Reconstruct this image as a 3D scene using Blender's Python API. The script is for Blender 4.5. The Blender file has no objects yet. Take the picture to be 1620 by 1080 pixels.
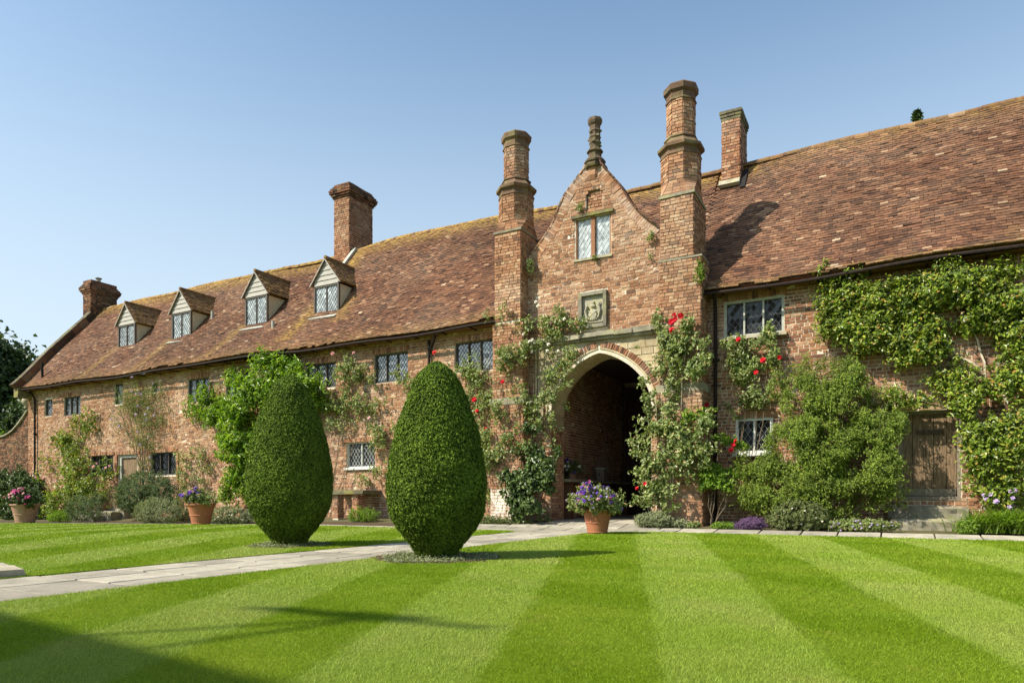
import bpy, math, random
import numpy as np
from mathutils import Matrix, Vector
from mathutils import noise as mnoise

rng = np.random.default_rng(7)
random.seed(7)
scn = bpy.context.scene
R = math.radians

# ------------------------------------------------------------------ camera
CAMZ = 0.75
TH = R(28.85)
cam_d = bpy.data.cameras.new('camera')
cam = bpy.data.objects.new('camera', cam_d)
scn.collection.objects.link(cam)
cam_d.sensor_width = 36.0
cam_d.lens = 24.0
cam_d.shift_y = 247.0 / 1620.0
cam_d.clip_start = 0.05
cam_d.clip_end = 3000.0
cam.location = (0, 0, CAMZ)
cam.rotation_euler = (R(90), 0, TH)
scn.camera = cam

# ------------------------------------------------------------------ light
SUN_EL, SUN_AZ = R(45), R(40)       # light travels towards +x,+y
ldir = Vector((math.sin(SUN_AZ) * math.cos(SUN_EL), math.cos(SUN_AZ) * math.cos(SUN_EL), -math.sin(SUN_EL)))
world = bpy.data.worlds.new('World')
scn.world = world
world.use_nodes = True
wn = world.node_tree
bg = wn.nodes['Background']
sky = wn.nodes.new('ShaderNodeTexSky')
sky.sky_type = 'NISHITA'
sky.sun_disc = False
sky.sun_elevation = SUN_EL
sky.sun_rotation = math.atan2(-ldir.x, -ldir.y)
sky.altitude = 50
sky.air_density = 1.0
sky.dust_density = 2.5
sky.ozone_density = 1.6
# summer haze: the sky pales evenly towards the horizon all the way round
tc = wn.nodes.new('ShaderNodeTexCoord'); sx_ = wn.nodes.new('ShaderNodeSeparateXYZ'); wn.links.new(tc.outputs['Generated'], sx_.inputs[0])
hz = wn.nodes.new('ShaderNodeMapRange'); hz.inputs['From Min'].default_value = 0.0; hz.inputs['From Max'].default_value = 0.72
hz.inputs['To Min'].default_value = 0.95; hz.inputs['To Max'].default_value = 0.0; hz.interpolation_type = 'SMOOTHSTEP'
wn.links.new(sx_.outputs[2], hz.inputs[0])
hm_ = wn.nodes.new('ShaderNodeMix'); hm_.data_type = 'RGBA'; hm_.inputs[7].default_value = (3.9, 4.5, 4.95, 1)
tn = wn.nodes.new('ShaderNodeMix'); tn.data_type = 'RGBA'; tn.blend_type = 'MULTIPLY'; tn.inputs[0].default_value = 1.0; tn.inputs[7].default_value = (.84, 1.04, 1.06, 1)
wn.links.new(sky.outputs[0], tn.inputs[6])
wn.links.new(hz.outputs[0], hm_.inputs[0]); wn.links.new(tn.outputs[2], hm_.inputs[6]); wn.links.new(hm_.outputs[2], bg.inputs[0])
bg.inputs[1].default_value = 0.122
sl = bpy.data.lights.new('sun', 'SUN')
sl.energy = 5.0
sl.angle = R(0.53)
sl.color = (1.0, 0.915, 0.77)
so = bpy.data.objects.new('sun', sl)
scn.collection.objects.link(so)
so.rotation_euler = ldir.to_track_quat('-Z', 'Y').to_euler()
so.location = (-20, -20, 30)
scn.view_settings.view_transform = 'Standard'
scn.view_settings.look = 'None'
scn.view_settings.exposure = 0.74
scn.view_settings.gamma = 1.0
scn.view_settings.use_curve_mapping = False
scn.cycles.max_bounces = 8
scn.cycles.transparent_max_bounces = 8
scn.cycles.caustics_reflective = False
scn.cycles.caustics_refractive = False

# ------------------------------------------------------------------ measuring helpers (24 mm lens, survey of the front)
S_, C_ = math.sin(TH), math.cos(TH)
def ray(px, py):
    u = (px - 810) / 1080; v = (787 - py) / 1080
    return (-S_ + u * C_, C_ + u * S_, v)
def at(px, py, Y):
    r = ray(px, py); t = Y / r[1]
    return (t * r[0], CAMZ + t * r[2])
EY, EZ, RY, RZ = 15.86, 5.45, 19.4, 9.85
KR = (RZ - EZ) / (RY - EY)
PITCH = math.atan(KR)
SL = math.hypot(RZ - EZ, RY - EY)
W = 16.2
def atz(px, py, z):
    r = ray(px, py); t = (z - CAMZ) / r[2]
    return (t * r[0], t * r[1])
def G(x, y):
    x = np.asarray(x, float); y = np.asarray(y, float)
    s = np.clip((y - 14.0) / 2.2, 0, 1)
    return -0.015 * np.clip(-14 - x, 0, 40) + 0.17 * s * s * (3 - 2 * s)

# ------------------------------------------------------------------ objects
def link(o):
    scn.collection.objects.link(o); return o
def thing(name, loc, label, cat, group=None):
    o = bpy.data.objects.new(name, None); link(o)
    o.location = loc; o.empty_display_size = 0.2
    o['label'] = label; o['category'] = cat
    if group: o['group'] = group
    return o
def tag(o, label, cat, group=None):
    o['label'] = label; o['category'] = cat
    if group: o['group'] = group
    return o
def put(name, mesh, parent=None, kind=None, label=None):
    o = bpy.data.objects.new(name, mesh); link(o)
    if parent is not None:
        o.parent = parent
        if parent.type == 'EMPTY':
            o.matrix_parent_inverse = Matrix.Translation(-Vector(parent.location))
    if kind: o['kind'] = kind
    if label: o['label'] = label
    return o

class MB:
    def __init__(s):
        s.v = []; s.q = []; s.t = []; s.n = 0; s.smooth = False
    def add(s, v, q=None, t=None):
        v = np.asarray(v, np.float32).reshape(-1, 3)
        if q is not None and len(q): s.q.append(np.asarray(q, np.int64).reshape(-1, 4) + s.n)
        if t is not None and len(t): s.t.append(np.asarray(t, np.int64).reshape(-1, 3) + s.n)
        s.v.append(v); s.n += len(v)
    def boxes(s, C, A, B, D, jit=0.0, back=True):
        C = np.asarray(C, float).reshape(-1, 3); n = len(C)
        if n == 0: return s
        A = np.broadcast_to(np.asarray(A, float), (n, 3)).copy(); B = np.broadcast_to(np.asarray(B, float), (n, 3)); D = np.broadcast_to(np.asarray(D, float), (n, 3))
        h = np.einsum('ij,ij->i', np.cross(A, B), D) < 0
        A[h] *= -1
        sg = np.array([[-1,-1,-1],[1,-1,-1],[1,1,-1],[-1,1,-1],[-1,-1,1],[1,-1,1],[1,1,1],[-1,1,1]], float)
        V = C[:, None] + sg[None, :, 0:1] * A[:, None] + sg[None, :, 1:2] * B[:, None] + sg[None, :, 2:3] * D[:, None]
        if jit: V = V + rng.normal(0, jit, V.shape)
        F = [[4,5,6,7],[0,1,5,4],[1,2,6,5],[2,3,7,6],[3,0,4,7]]
        if back: F.append([3,2,1,0])
        F = np.array(F)
        s.add(V, (F[None] + 8 * np.arange(n)[:, None, None]))
        return s
    def box(s, x0, x1, y0, y1, z0, z1, jit=0):
        return s.boxes([((x0+x1)/2, (y0+y1)/2, (z0+z1)/2)], [(abs(x1-x0)/2,0,0)], [(0,abs(y1-y0)/2,0)], [(0,0,abs(z1-z0)/2)], jit)
    def bar(s, p, q, w, h, up=(0,0,1)):
        p = np.array(p, float); q = np.array(q, float); d = (q - p) / 2; L = np.linalg.norm(d); u = d / L
        a = np.cross(u, up); 
        if np.linalg.norm(a) < 1e-4: a = np.cross(u, (0, 1, 0))
        a /= np.linalg.norm(a); b = np.cross(a, u)
        return s.boxes([(p+q)/2], [d], [a*w/2], [b*h/2])
    def tube(s, P, rad, n=6, cap=True):
        P = np.asarray(P, float); m = len(P); rad = np.broadcast_to(np.asarray(rad, float), (m,))
        T = np.gradient(P, axis=0); T /= np.linalg.norm(T, axis=1)[:, None] + 1e-9
        ref = np.array([0.3, 0.9, 0.2]) if abs(T[:, 2]).mean() > .6 else np.array([0, 0.1, 1.0])
        a = np.cross(T, ref); a /= np.linalg.norm(a, axis=1)[:, None] + 1e-9; b = np.cross(T, a)
        an = np.arange(n) * 2 * math.pi / n
        V = P[:, None] + rad[:, None, None] * (np.cos(an)[None, :, None] * a[:, None] + np.sin(an)[None, :, None] * b[:, None])
        i = np.arange(m - 1)[:, None] * n; j = np.arange(n)[None]; k = (j + 1) % n
        Q = np.stack([i + j, i + k, i + n + k, i + n + j], -1).reshape(-1, 4)
        V = V.reshape(-1, 3); t = []
        if cap:
            V = np.vstack([V, P[0], P[-1]])
            for e, base in ((m*n, 0), (m*n+1, (m-1)*n)):
                for jj in range(n): t.append((e, base + jj, base + (jj+1) % n))
        s.add(V, Q, t); return s
    def lathe(s, c, prof, n=24, rot=0.0, sx=1, sy=1, wob=0.0, cap=True):
        prof = np.asarray(prof, float); m = len(prof)
        an = rot + np.arange(n) * 2 * math.pi / n
        r = prof[:, 0][:, None] * (1 + wob * rng.normal(0, 1, (m, n)))
        V = np.stack([c[0] + sx * r * np.cos(an), c[1] + sy * r * np.sin(an), np.broadcast_to(c[2] + prof[:, 1][:, None], r.shape)], -1).reshape(-1, 3)
        i = np.arange(m - 1)[:, None] * n; j = np.arange(n)[None]; k = (j + 1) % n
        Q = np.stack([i + j, i + k, i + n + k, i + n + j], -1).reshape(-1, 4); t = []
        if cap:
            V = np.vstack([V, [c[0], c[1], c[2] + prof[0, 1]], [c[0], c[1], c[2] + prof[-1, 1]]])
            for e, base in ((m*n, 0), (m*n+1, (m-1)*n)):
                for jj in range(n): t.append((e, base + jj, base + (jj+1) % n))
        s.add(V, Q, t); return s
    def leaves(s, C, Nn, L, Wd, droop=0.25, six=False):
        """small folded leaves: base, two sides, tip"""
        C = np.asarray(C, float); n = len(C)
        if n == 0: return s
        Nn = Nn / (np.linalg.norm(Nn, axis=1)[:, None] + 1e-9)
        r = rng.normal(0, 1, (n, 3)); r[:, 2] -= droop * 2
        T = r - Nn * np.einsum('ij,ij->i', r, Nn)[:, None]
        T /= np.linalg.norm(T, axis=1)[:, None] + 1e-9
        B = np.cross(Nn, T)
        L = (np.broadcast_to(L, (n,)) * rng.uniform(.65, 1.25, n))[:, None]; Wd = (np.broadcast_to(Wd, (n,)) * rng.uniform(.75, 1.2, n))[:, None]
        fold = Wd * .25
        if six:
            V = np.stack([C - T*L*.5, C - T*L*.12 + B*Wd*.46 + Nn*fold, C + T*L*.22 + B*Wd*.36 + Nn*fold*.7, C + T*L*.5 - Nn*L*.12,
                          C + T*L*.22 - B*Wd*.36 + Nn*fold*.7, C - T*L*.12 - B*Wd*.46 + Nn*fold], 1)
            s.add(V, (np.array([[0,1,2,3],[0,3,4,5]])[None] + 6*np.arange(n)[:, None, None]))
        else:
            V = np.stack([C - T*L*.5, C + B*Wd*.5 + Nn*fold, C + T*L*.5 - Nn*L*.1, C - B*Wd*.5 + Nn*fold], 1)
            s.add(V, None, (np.array([[0,1,2],[0,2,3]])[None] + 4*np.arange(n)[:, None, None]))
        return s
    def mesh(s, name, mat=None, smooth=False):
        me = bpy.data.meshes.new(name)
        if not s.v: return me
        V = np.vstack(s.v).astype(np.float32)
        Q = np.vstack(s.q) if s.q else np.zeros((0, 4), int); T = np.vstack(s.t) if s.t else np.zeros((0, 3), int)
        me.vertices.add(len(V)); me.vertices.foreach_set('co', V.ravel())
        loops = np.concatenate([Q.ravel(), T.ravel()]).astype(np.int32)
        me.loops.add(len(loops)); me.loops.foreach_set('vertex_index', loops)
        st = np.concatenate([np.arange(len(Q)) * 4, len(Q) * 4 + np.arange(len(T)) * 3]).astype(np.int32)
        me.polygons.add(len(st)); me.polygons.foreach_set('loop_start', st)
        me.update(calc_edges=True)
        me.polygons.foreach_set('use_smooth', np.full(len(st), bool(smooth or s.smooth)))
        if mat: me.materials.append(mat)
        return me
    def build(s, name, mat, parent=None, kind=None, label=None, smooth=False):
        return put(name, s.mesh(name, mat, smooth), parent, kind, label)

# ------------------------------------------------------------------ materials
class NT:
    def __init__(s, name):
        s.m = bpy.data.materials.new(name); s.m.use_nodes = True; s.t = s.m.node_tree
        s.p = s.t.nodes['Principled BSDF']; s.out = s.t.nodes['Material Output']
    def n(s, typ, **kw):
        nd = s.t.nodes.new(typ)
        for k, v in kw.items(): setattr(nd, k, v)
        return nd
    def l(s, a, b): s.t.links.new(a, b)
    def coord(s, kind='Object'):
        if kind == 'World': return s.n('ShaderNodeNewGeometry').outputs['Position']
        return s.n('ShaderNodeTexCoord').outputs[kind]
    def noise(s, scale, detail=3, rough=.55, vec=None, dist=0.0):
        nd = s.n('ShaderNodeTexNoise'); nd.inputs['Scale'].default_value = scale; nd.inputs['Detail'].default_value = detail
        nd.inputs['Roughness'].default_value = rough; nd.inputs['Distortion'].default_value = dist
        s.l(vec if vec is not None else s.pos(), nd.inputs['Vector']); return nd.outputs['Fac']
    def pos(s):
        if not hasattr(s, '_pos'): s._pos = s.n('ShaderNodeNewGeometry').outputs['Position']
        return s._pos
    def ramp(s, fac, stops, interp='LINEAR'):
        nd = s.n('ShaderNodeValToRGB'); nd.color_ramp.interpolation = interp; cr = nd.color_ramp
        while len(cr.elements) < len(stops): cr.elements.new(0.5)
        for e, (p, c) in zip(cr.elements, stops):
            e.position = p; e.color = (c, c, c, 1) if isinstance(c, (int, float)) else (*c, 1)
        s.l(fac, nd.inputs[0]); return nd.outputs[0]
    def mix(s, fac, a, b, mode='MIX'):
        nd = s.n('ShaderNodeMix', data_type='RGBA', blend_type=mode)
        for inp, val in ((nd.inputs[0], fac), (nd.inputs[6], a), (nd.inputs[7], b)):
            if isinstance(val, (int, float)): inp.default_value = val
            elif isinstance(val, tuple): inp.default_value = (*val, 1)
            else: s.l(val, inp)
        return nd.outputs[2]
    def math(s, op, a, b=0.0, c=None):
        nd = s.n('ShaderNodeMath', operation=op)
        for i, val in enumerate((a, b) if c is None else (a, b, c)):
            if isinstance(val, (int, float)): nd.inputs[i].default_value = val
            else: s.l(val, nd.inputs[i])
        return nd.outputs[0]
    def rnd(s, k=0.0):
        """one random number per loose piece, the same spread for pieces that are objects"""
        g = s.n('ShaderNodeNewGeometry').outputs['Random Per Island']; o = s.n('ShaderNodeObjectInfo').outputs['Random']
        a = s.math('ADD', g, o)
        if k: a = s.math('MULTIPLY', a, k)
        return s.math('FRACT', a)
    def bump(s, h, strength=.4, dist=.01):
        nd = s.n('ShaderNodeBump'); nd.inputs['Strength'].default_value = strength; nd.inputs['Distance'].default_value = dist
        s.l(h, nd.inputs['Height']); s.l(nd.outputs[0], s.p.inputs['Normal'])
    def base(s, c, rough=.8, spec=.3):
        if isinstance(c, tuple): s.p.inputs['Base Color'].default_value = (*c, 1)
        else: s.l(c, s.p.inputs['Base Color'])
        s.p.inputs['Roughness'].default_value = rough; s.p.inputs['Specular IOR Level'].default_value = spec
        return s.m

def brick_mat(name, pal, bloom=.5, dark=0.0, bloomc=(.60, .53, .42)):
    m = NT(name)
    r = m.rnd(); c = m.ramp(r, pal)
    c = m.mix(1.0, c, m.ramp(m.noise(14, 4, .7), [(.25, .75), (.75, 1.15)]), 'MULTIPLY')
    r2 = m.rnd(7.31)
    # lime bloom and lichen, in patches over several bricks and more on some bricks
    f = m.ramp(m.noise(.8, 5, .6, dist=.4), [(.47, 0.0), (.74, .75)])
    f = m.math('MULTIPLY', f, m.ramp(m.noise(11, 4, .7), [(.35, .25), (.65, 1.0)]))
    f = m.math('MULTIPLY', f, m.math('MULTIPLY_ADD', r2, .3, .5))
    c = m.mix(m.math('MULTIPLY', f, bloom), c, bloomc)
    c = m.mix(1.0, c, m.ramp(m.noise(.42, 4, .6), [(.32, .84), (.66, 1.14)]), 'MULTIPLY')
    g = m.ramp(m.noise(1.7, 4, .6, dist=.7), [(.50, 0.0), (.72, 1.0)])
    c = m.mix(m.math('MULTIPLY', g, .28 + dark), c, m.mix(.5, (.07, .055, .035), (.12, .09, .045)))
    m.bump(m.noise(70, 4, .7), .55, .006)
    return m.base(c, .9, .15)
PAL_A = [(0, (.14, .075, .05)), (.08, (.23, .11, .062)), (.30, (.29, .142, .078)), (.6, (.35, .18, .098)), (.88, (.39, .222, .128)), (.97, (.45, .29, .175)), (1, (.42, .30, .2))]
PAL_B = [(0, (.11, .058, .04)), (.10, (.19, .085, .05)), (.35, (.26, .12, .066)), (.65, (.32, .155, .084)), (.9, (.365, .20, .115)), (1, (.41, .28, .18))]
PAL_D = [(0, (.035, .022, .016)), (.3, (.085, .042, .026)), (.6, (.14, .062, .034)), (.85, (.20, .09, .05)), (1, (.22, .14, .08))]
M = {}
M['brick'] = brick_mat('brick_warm', PAL_A, .8)
M['brick_red'] = brick_mat('brick_red', PAL_B, .6)
M['brick_dark'] = brick_mat('brick_sooty_shaded', PAL_D, .35, .25, (.35, .32, .18))  # soot on the chimneys; on the garden wall, shade put into the colour
M['brick_lime'] = brick_mat('brick_limed', PAL_A, 2.2, 0, (.66, .61, .52))
def mortar_mat(name, a, b):
    m = NT(name); c = m.mix(m.ramp(m.noise(1.1, 5, .6), [(.35, 0.0), (.65, 1.0)]), a, b)
    c = m.mix(1.0, c, m.ramp(m.noise(22, 4, .7), [(.25, .7), (.75, 1.15)]), 'MULTIPLY')
    c = m.mix(1.0, c, m.ramp(m.noise(.42, 4, .6), [(.32, .74), (.66, 1.12)]), 'MULTIPLY')
    m.bump(m.noise(60, 4, .7), .7, .008); return m.base(c, .95, .1)
M['mortar'] = mortar_mat('mortar', (.78, .70, .57), (.62, .53, .40))
M['mortar_dark'] = mortar_mat('mortar_dark', (.30, .24, .17), (.20, .15, .10))
def tile_mat():
    m = NT('clay_tile'); r = m.rnd()
    c = m.ramp(r, [(0, (.055, .028, .020)), (.12, (.085, .043, .028)), (.4, (.118, .057, .034)), (.75, (.148, .070, .040)), (.94, (.185, .095, .054)), (.99, (.26, .155, .095)), (1, (.36, .27, .18))])
    c = m.mix(1.0, c, m.ramp(m.noise(11, 4, .7), [(.25, .6), (.75, 1.25)]), 'MULTIPLY')
    f = m.ramp(m.noise(.55, 5, .65, dist=.5), [(.42, 0.0), (.66, .9)])
    f = m.math('MULTIPLY', f, m.ramp(m.noise(35, 3, .7), [(.42, .0), (.66, 1.0)]))
    c = m.mix(m.math('MULTIPLY', f, .3), c, (.38, .32, .23))
    c = m.mix(1.0, c, m.ramp(m.noise(.33, 4, .6, dist=.6), [(.32, .78), (.68, 1.22)]), 'MULTIPLY')
    # yellow lichen: stored per tile
    a = m.n('ShaderNodeAttribute', attribute_name='moss').outputs['Fac']
    f2 = m.math('MULTIPLY', a, m.ramp(m.noise(6, 4, .75), [(.38, 0.0), (.58, 1.0)]))
    c = m.mix(f2, c, m.mix(m.noise(9, 2), (.42, .25, .045), (.27, .2, .07)))
    m.bump(m.noise(50, 4, .7), .5, .006)
    return m.base(c, .9, .15)
M['tile'] = tile_mat(); M['tile_flat'] = M['tile']
def simple(name, a, b, scale=8, rough=.85, spec=.25, bump=.3, bs=50, metal=0.0, stretch=None):
    m = NT(name); vec = None
    if stretch:
        mp = m.n('ShaderNodeMapping'); mp.inputs['Scale'].default_value = stretch; m.l(m.pos(), mp.inputs[0]); vec = mp.outputs[0]
    c = m.mix(m.ramp(m.noise(scale, 5, .65, vec), [(.32, 0.0), (.68, 1.0)]), a, b)
    if bump: m.bump(m.noise(bs, 4, .7, vec), bump, .006)
    m.p.inputs['Metallic'].default_value = metal
    return m.base(c, rough, spec)
def stone_mat(name, a, b, lich=(.38, .36, .16), moss=.5):
    m = NT(name); c = m.mix(m.ramp(m.noise(5, 6, .7), [(.3, 0.0), (.7, 1.0)]), a, b)
    c = m.mix(m.math('MULTIPLY', m.ramp(m.noise(2.6, 5, .7), [(.5, 0.0), (.62, 1.0)]), moss), c, lich)
    r = m.ramp(m.rnd(), [(0, .74), (1, 1.14)])
    c = m.mix(1.0, c, r, 'MULTIPLY'); c = m.mix(1.0, c, m.ramp(m.noise(1.4, 5, .7), [(.35, .75), (.6, 1.08)]), 'MULTIPLY')
    m.bump(m.noise(40, 5, .7), .6, .01); return m.base(c, .92, .15)
M['stone'] = stone_mat('weathered_stone', (.36, .33, .25), (.20, .18, .13))
M['stone_pale'] = stone_mat('pale_stone', (.58, .52, .40), (.42, .36, .26), (.40, .36, .2), .3)
M['stone_moss'] = stone_mat('mossy_stone', (.20, .18, .11), (.10, .09, .06), (.27, .24, .07), .8)
M['slab'] = stone_mat('york_stone', (.37, .335, .27), (.27, .245, .20), (.22, .21, .14), .3)
M['lead'] = simple('dark_lead', (.018, .017, .018), (.03, .028, .027), 12, .9, .08, .1)
M['iron'] = simple('black_iron', (.014, .011, .010), (.035, .022, .017), 14, .8, .15, .2)
M['frame_dark'] = simple('dark_frame', (.05, .042, .035), (.10, .085, .07), 20, .7, .3, .2)
M['frame_pale'] = simple('pale_frame', (.42, .42, .37), (.30, .31, .27), 16, .8, .2, .3)
M['frame_white'] = simple('white_frame', (.62, .62, .58), (.5, .5, .47), 16, .6, .3, .2)
M['plaster'] = simple('cream_plaster', (.62, .53, .36), (.50, .42, .28), 4, .9, .1, .4)
M['board'] = simple('grey_weatherboard', (.40, .385, .35), (.28, .265, .24), 4, .85, .2, .3, 30, 0, (1, 1, 14))
M['oak'] = simple('weathered_oak', (.27, .185, .11), (.075, .052, .033), 5, .85, .2, .5, 30, 0, (9, 9, .9))
M['oak_dark'] = simple('dark_oak', (.10, .07, .05), (.04, .028, .02), 5, .85, .2, .5, 30, 0, (9, 9, .9))
M['oak_grey'] = simple('grey_oak', (.26, .22, .17), (.13, .11, .085), 5, .85, .2, .5, 30, 0, (3, 3, 6))
def glass_mat(name, a, b, rough=.08):
    m = NT(name); c = m.mix(m.ramp(m.noise(2.2, 4, .7), [(.38, 0.0), (.62, 1.0)]), a, b)
    c = m.mix(1.0, c, m.ramp(m.rnd(), [(0, .6), (1, 1.35)]), 'MULTIPLY')
    m.base(c, rough, 1.0); m.p.inputs['IOR'].default_value = 1.8
    return m.m
M['lead_soft'] = simple('grey_lead', (.16, .16, .16), (.10, .10, .10), 12, .9, .1, .1)
M['glass'] = glass_mat('old_glass', (.24, .26, .28), (.07, .08, .085), .12)
M['glass_dark'] = glass_mat('dark_glass', (.03, .036, .042), (.008, .009, .01)); M['glass_dark'].node_tree.nodes['Principled BSDF'].inputs['IOR'].default_value = 1.45; M['glass_dark'].node_tree.nodes['Principled BSDF'].inputs['Specular IOR Level'].default_value = .5
M['glass_net'] = glass_mat('glass_before_net', (.36, .40, .40), (.17, .19, .20), .2)
def leaf_mat(name, pal, rough=.45, spec=.4, trans=.35, tint=(1.0, 1.1, .45), patch=True):
    m = NT(name); r = m.rnd()
    c = m.ramp(r, pal)
    if patch: c = m.mix(1.0, c, m.ramp(m.noise(3.2, 3, .6), [(.3, .72), (.7, 1.25)]), 'MULTIPLY')
    m.base(c, rough, spec)
    tr = m.n('ShaderNodeBsdfTranslucent'); m.l(m.mix(1.0, c, tint, 'MULTIPLY'), tr.inputs[0])
    mx = m.n('ShaderNodeMixShader'); mx.inputs[0].default_value = trans
    m.l(m.p.outputs[0], mx.inputs[1]); m.l(tr.outputs[0], mx.inputs[2]); m.l(mx.outputs[0], m.out.inputs[0])
    return m.m
M['yew'] = leaf_mat('yew_needles', [(0, (.035, .07, .010)), (.4, (.10, .165, .016)), (.8, (.165, .245, .024)), (1, (.24, .32, .04))], .65, .15, .06)
M['rose_leaf'] = leaf_mat('rose_leaves', [(0, (.09, .14, .03)), (.35, (.19, .25, .065)), (.7, (.29, .35, .12)), (.9, (.40, .42, .19)), (1, (.38, .27, .12))], .45, .5)
M['bright_leaf'] = leaf_mat('magnolia_leaves', [(0, (.07, .14, .012)), (.4, (.16, .28, .02)), (.8, (.26, .38, .03)), (1, (.36, .45, .07))], .35, .6, .4)
M['climb_leaf'] = leaf_mat('climber_leaves', [(0, (.055, .095, .012)), (.35, (.14, .21, .02)), (.7, (.25, .33, .035)), (.92, (.40, .44, .07)), (1, (.44, .24, .06))], .4, .5, .35)
M['fine_leaf'] = leaf_mat('fine_shrub_leaves', [(0, (.065, .11, .014)), (.4, (.15, .22, .026)), (.8, (.24, .31, .04)), (1, (.33, .38, .08))], .55, .35, .35)
M['dark_leaf'] = leaf_mat('dark_shrub_leaves', [(0, (.025, .05, .012)), (.5, (.06, .105, .02)), (.9, (.11, .16, .035)), (1, (.17, .21, .06))], .42, .45, .2)
M['dusty_leaf'] = leaf_mat('grey_shrub_leaves', [(0, (.12, .145, .07)), (.5, (.24, .27, .14)), (.9, (.36, .38, .23)), (1, (.45, .45, .31))], .7, .2, .25)
M['airy_leaf'] = leaf_mat('airy_leaves', [(0, (.09, .13, .04)), (.5, (.18, .22, .08)), (.9, (.28, .30, .13)), (1, (.34, .30, .16))], .6, .3, .4)
M['lime_leaf'] = leaf_mat('lime_leaves', [(0, (.09, .17, .02)), (.5, (.18, .30, .03)), (1, (.30, .40, .06))], .5, .3, .45)
M['tree_leaf'] = leaf_mat('tree_leaves', [(0, (.02, .04, .012)), (.5, (.045, .08, .02)), (1, (.09, .13, .035))], .5, .3, .25)
def petal(name, c, c2=None):
    m = NT(name); c2 = c2 or tuple(min(1, x * 1.25) for x in c)
    col = m.mix(m.rnd(), c, c2); m.base(col, .6, .2)
    tr = m.n('ShaderNodeBsdfTranslucent'); m.l(col, tr.inputs[0]); mx = m.n('ShaderNodeMixShader'); mx.inputs[0].default_value = .3
    m.l(m.p.outputs[0], mx.inputs[1]); m.l(tr.outputs[0], mx.inputs[2]); m.l(mx.outputs[0], m.out.inputs[0]); return m.m
M['red'] = petal('red_petals', (.62, .01, .03), (.75, .03, .05)); M['pink'] = petal('pink_petals', (.70, .34, .36), (.82, .52, .5))
M['white'] = petal('white_petals', (.78, .74, .62), (.82, .8, .7)); M['violet'] = petal('violet_petals', (.11, .04, .36), (.26, .12, .52))
M['lilac'] = petal('lilac_petals', (.48, .34, .60), (.6, .5, .7)); M['magenta'] = petal('magenta_petals', (.42, .03, .17), (.60, .15, .35))
M['heather'] = petal('heather_flowers', (.12, .06, .15), (.24, .15, .26))
M['bark'] = simple('bark', (.20, .15, .10), (.10, .075, .05), 14, .9, .1, .6, 60)
M['bark_pale'] = simple('pale_bark', (.46, .40, .30), (.30, .25, .18), 14, .9, .1, .6, 60)
M['terracotta'] = simple('terracotta', (.38, .145, .075), (.28, .11, .06), 5, .8, .25, .3, 40)
M['terracotta_old'] = simple('old_terracotta', (.30, .16, .105), (.36, .24, .17), 4, .9, .15, .4, 40)
M['soil'] = simple('soil', (.05, .036, .022), (.09, .065, .04), 12, .95, .1, .9, 25)
M['limewash'] = simple('worn_limewash', (.60, .55, .46), (.45, .38, .29), 5, .95, .1, .5)

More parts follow.
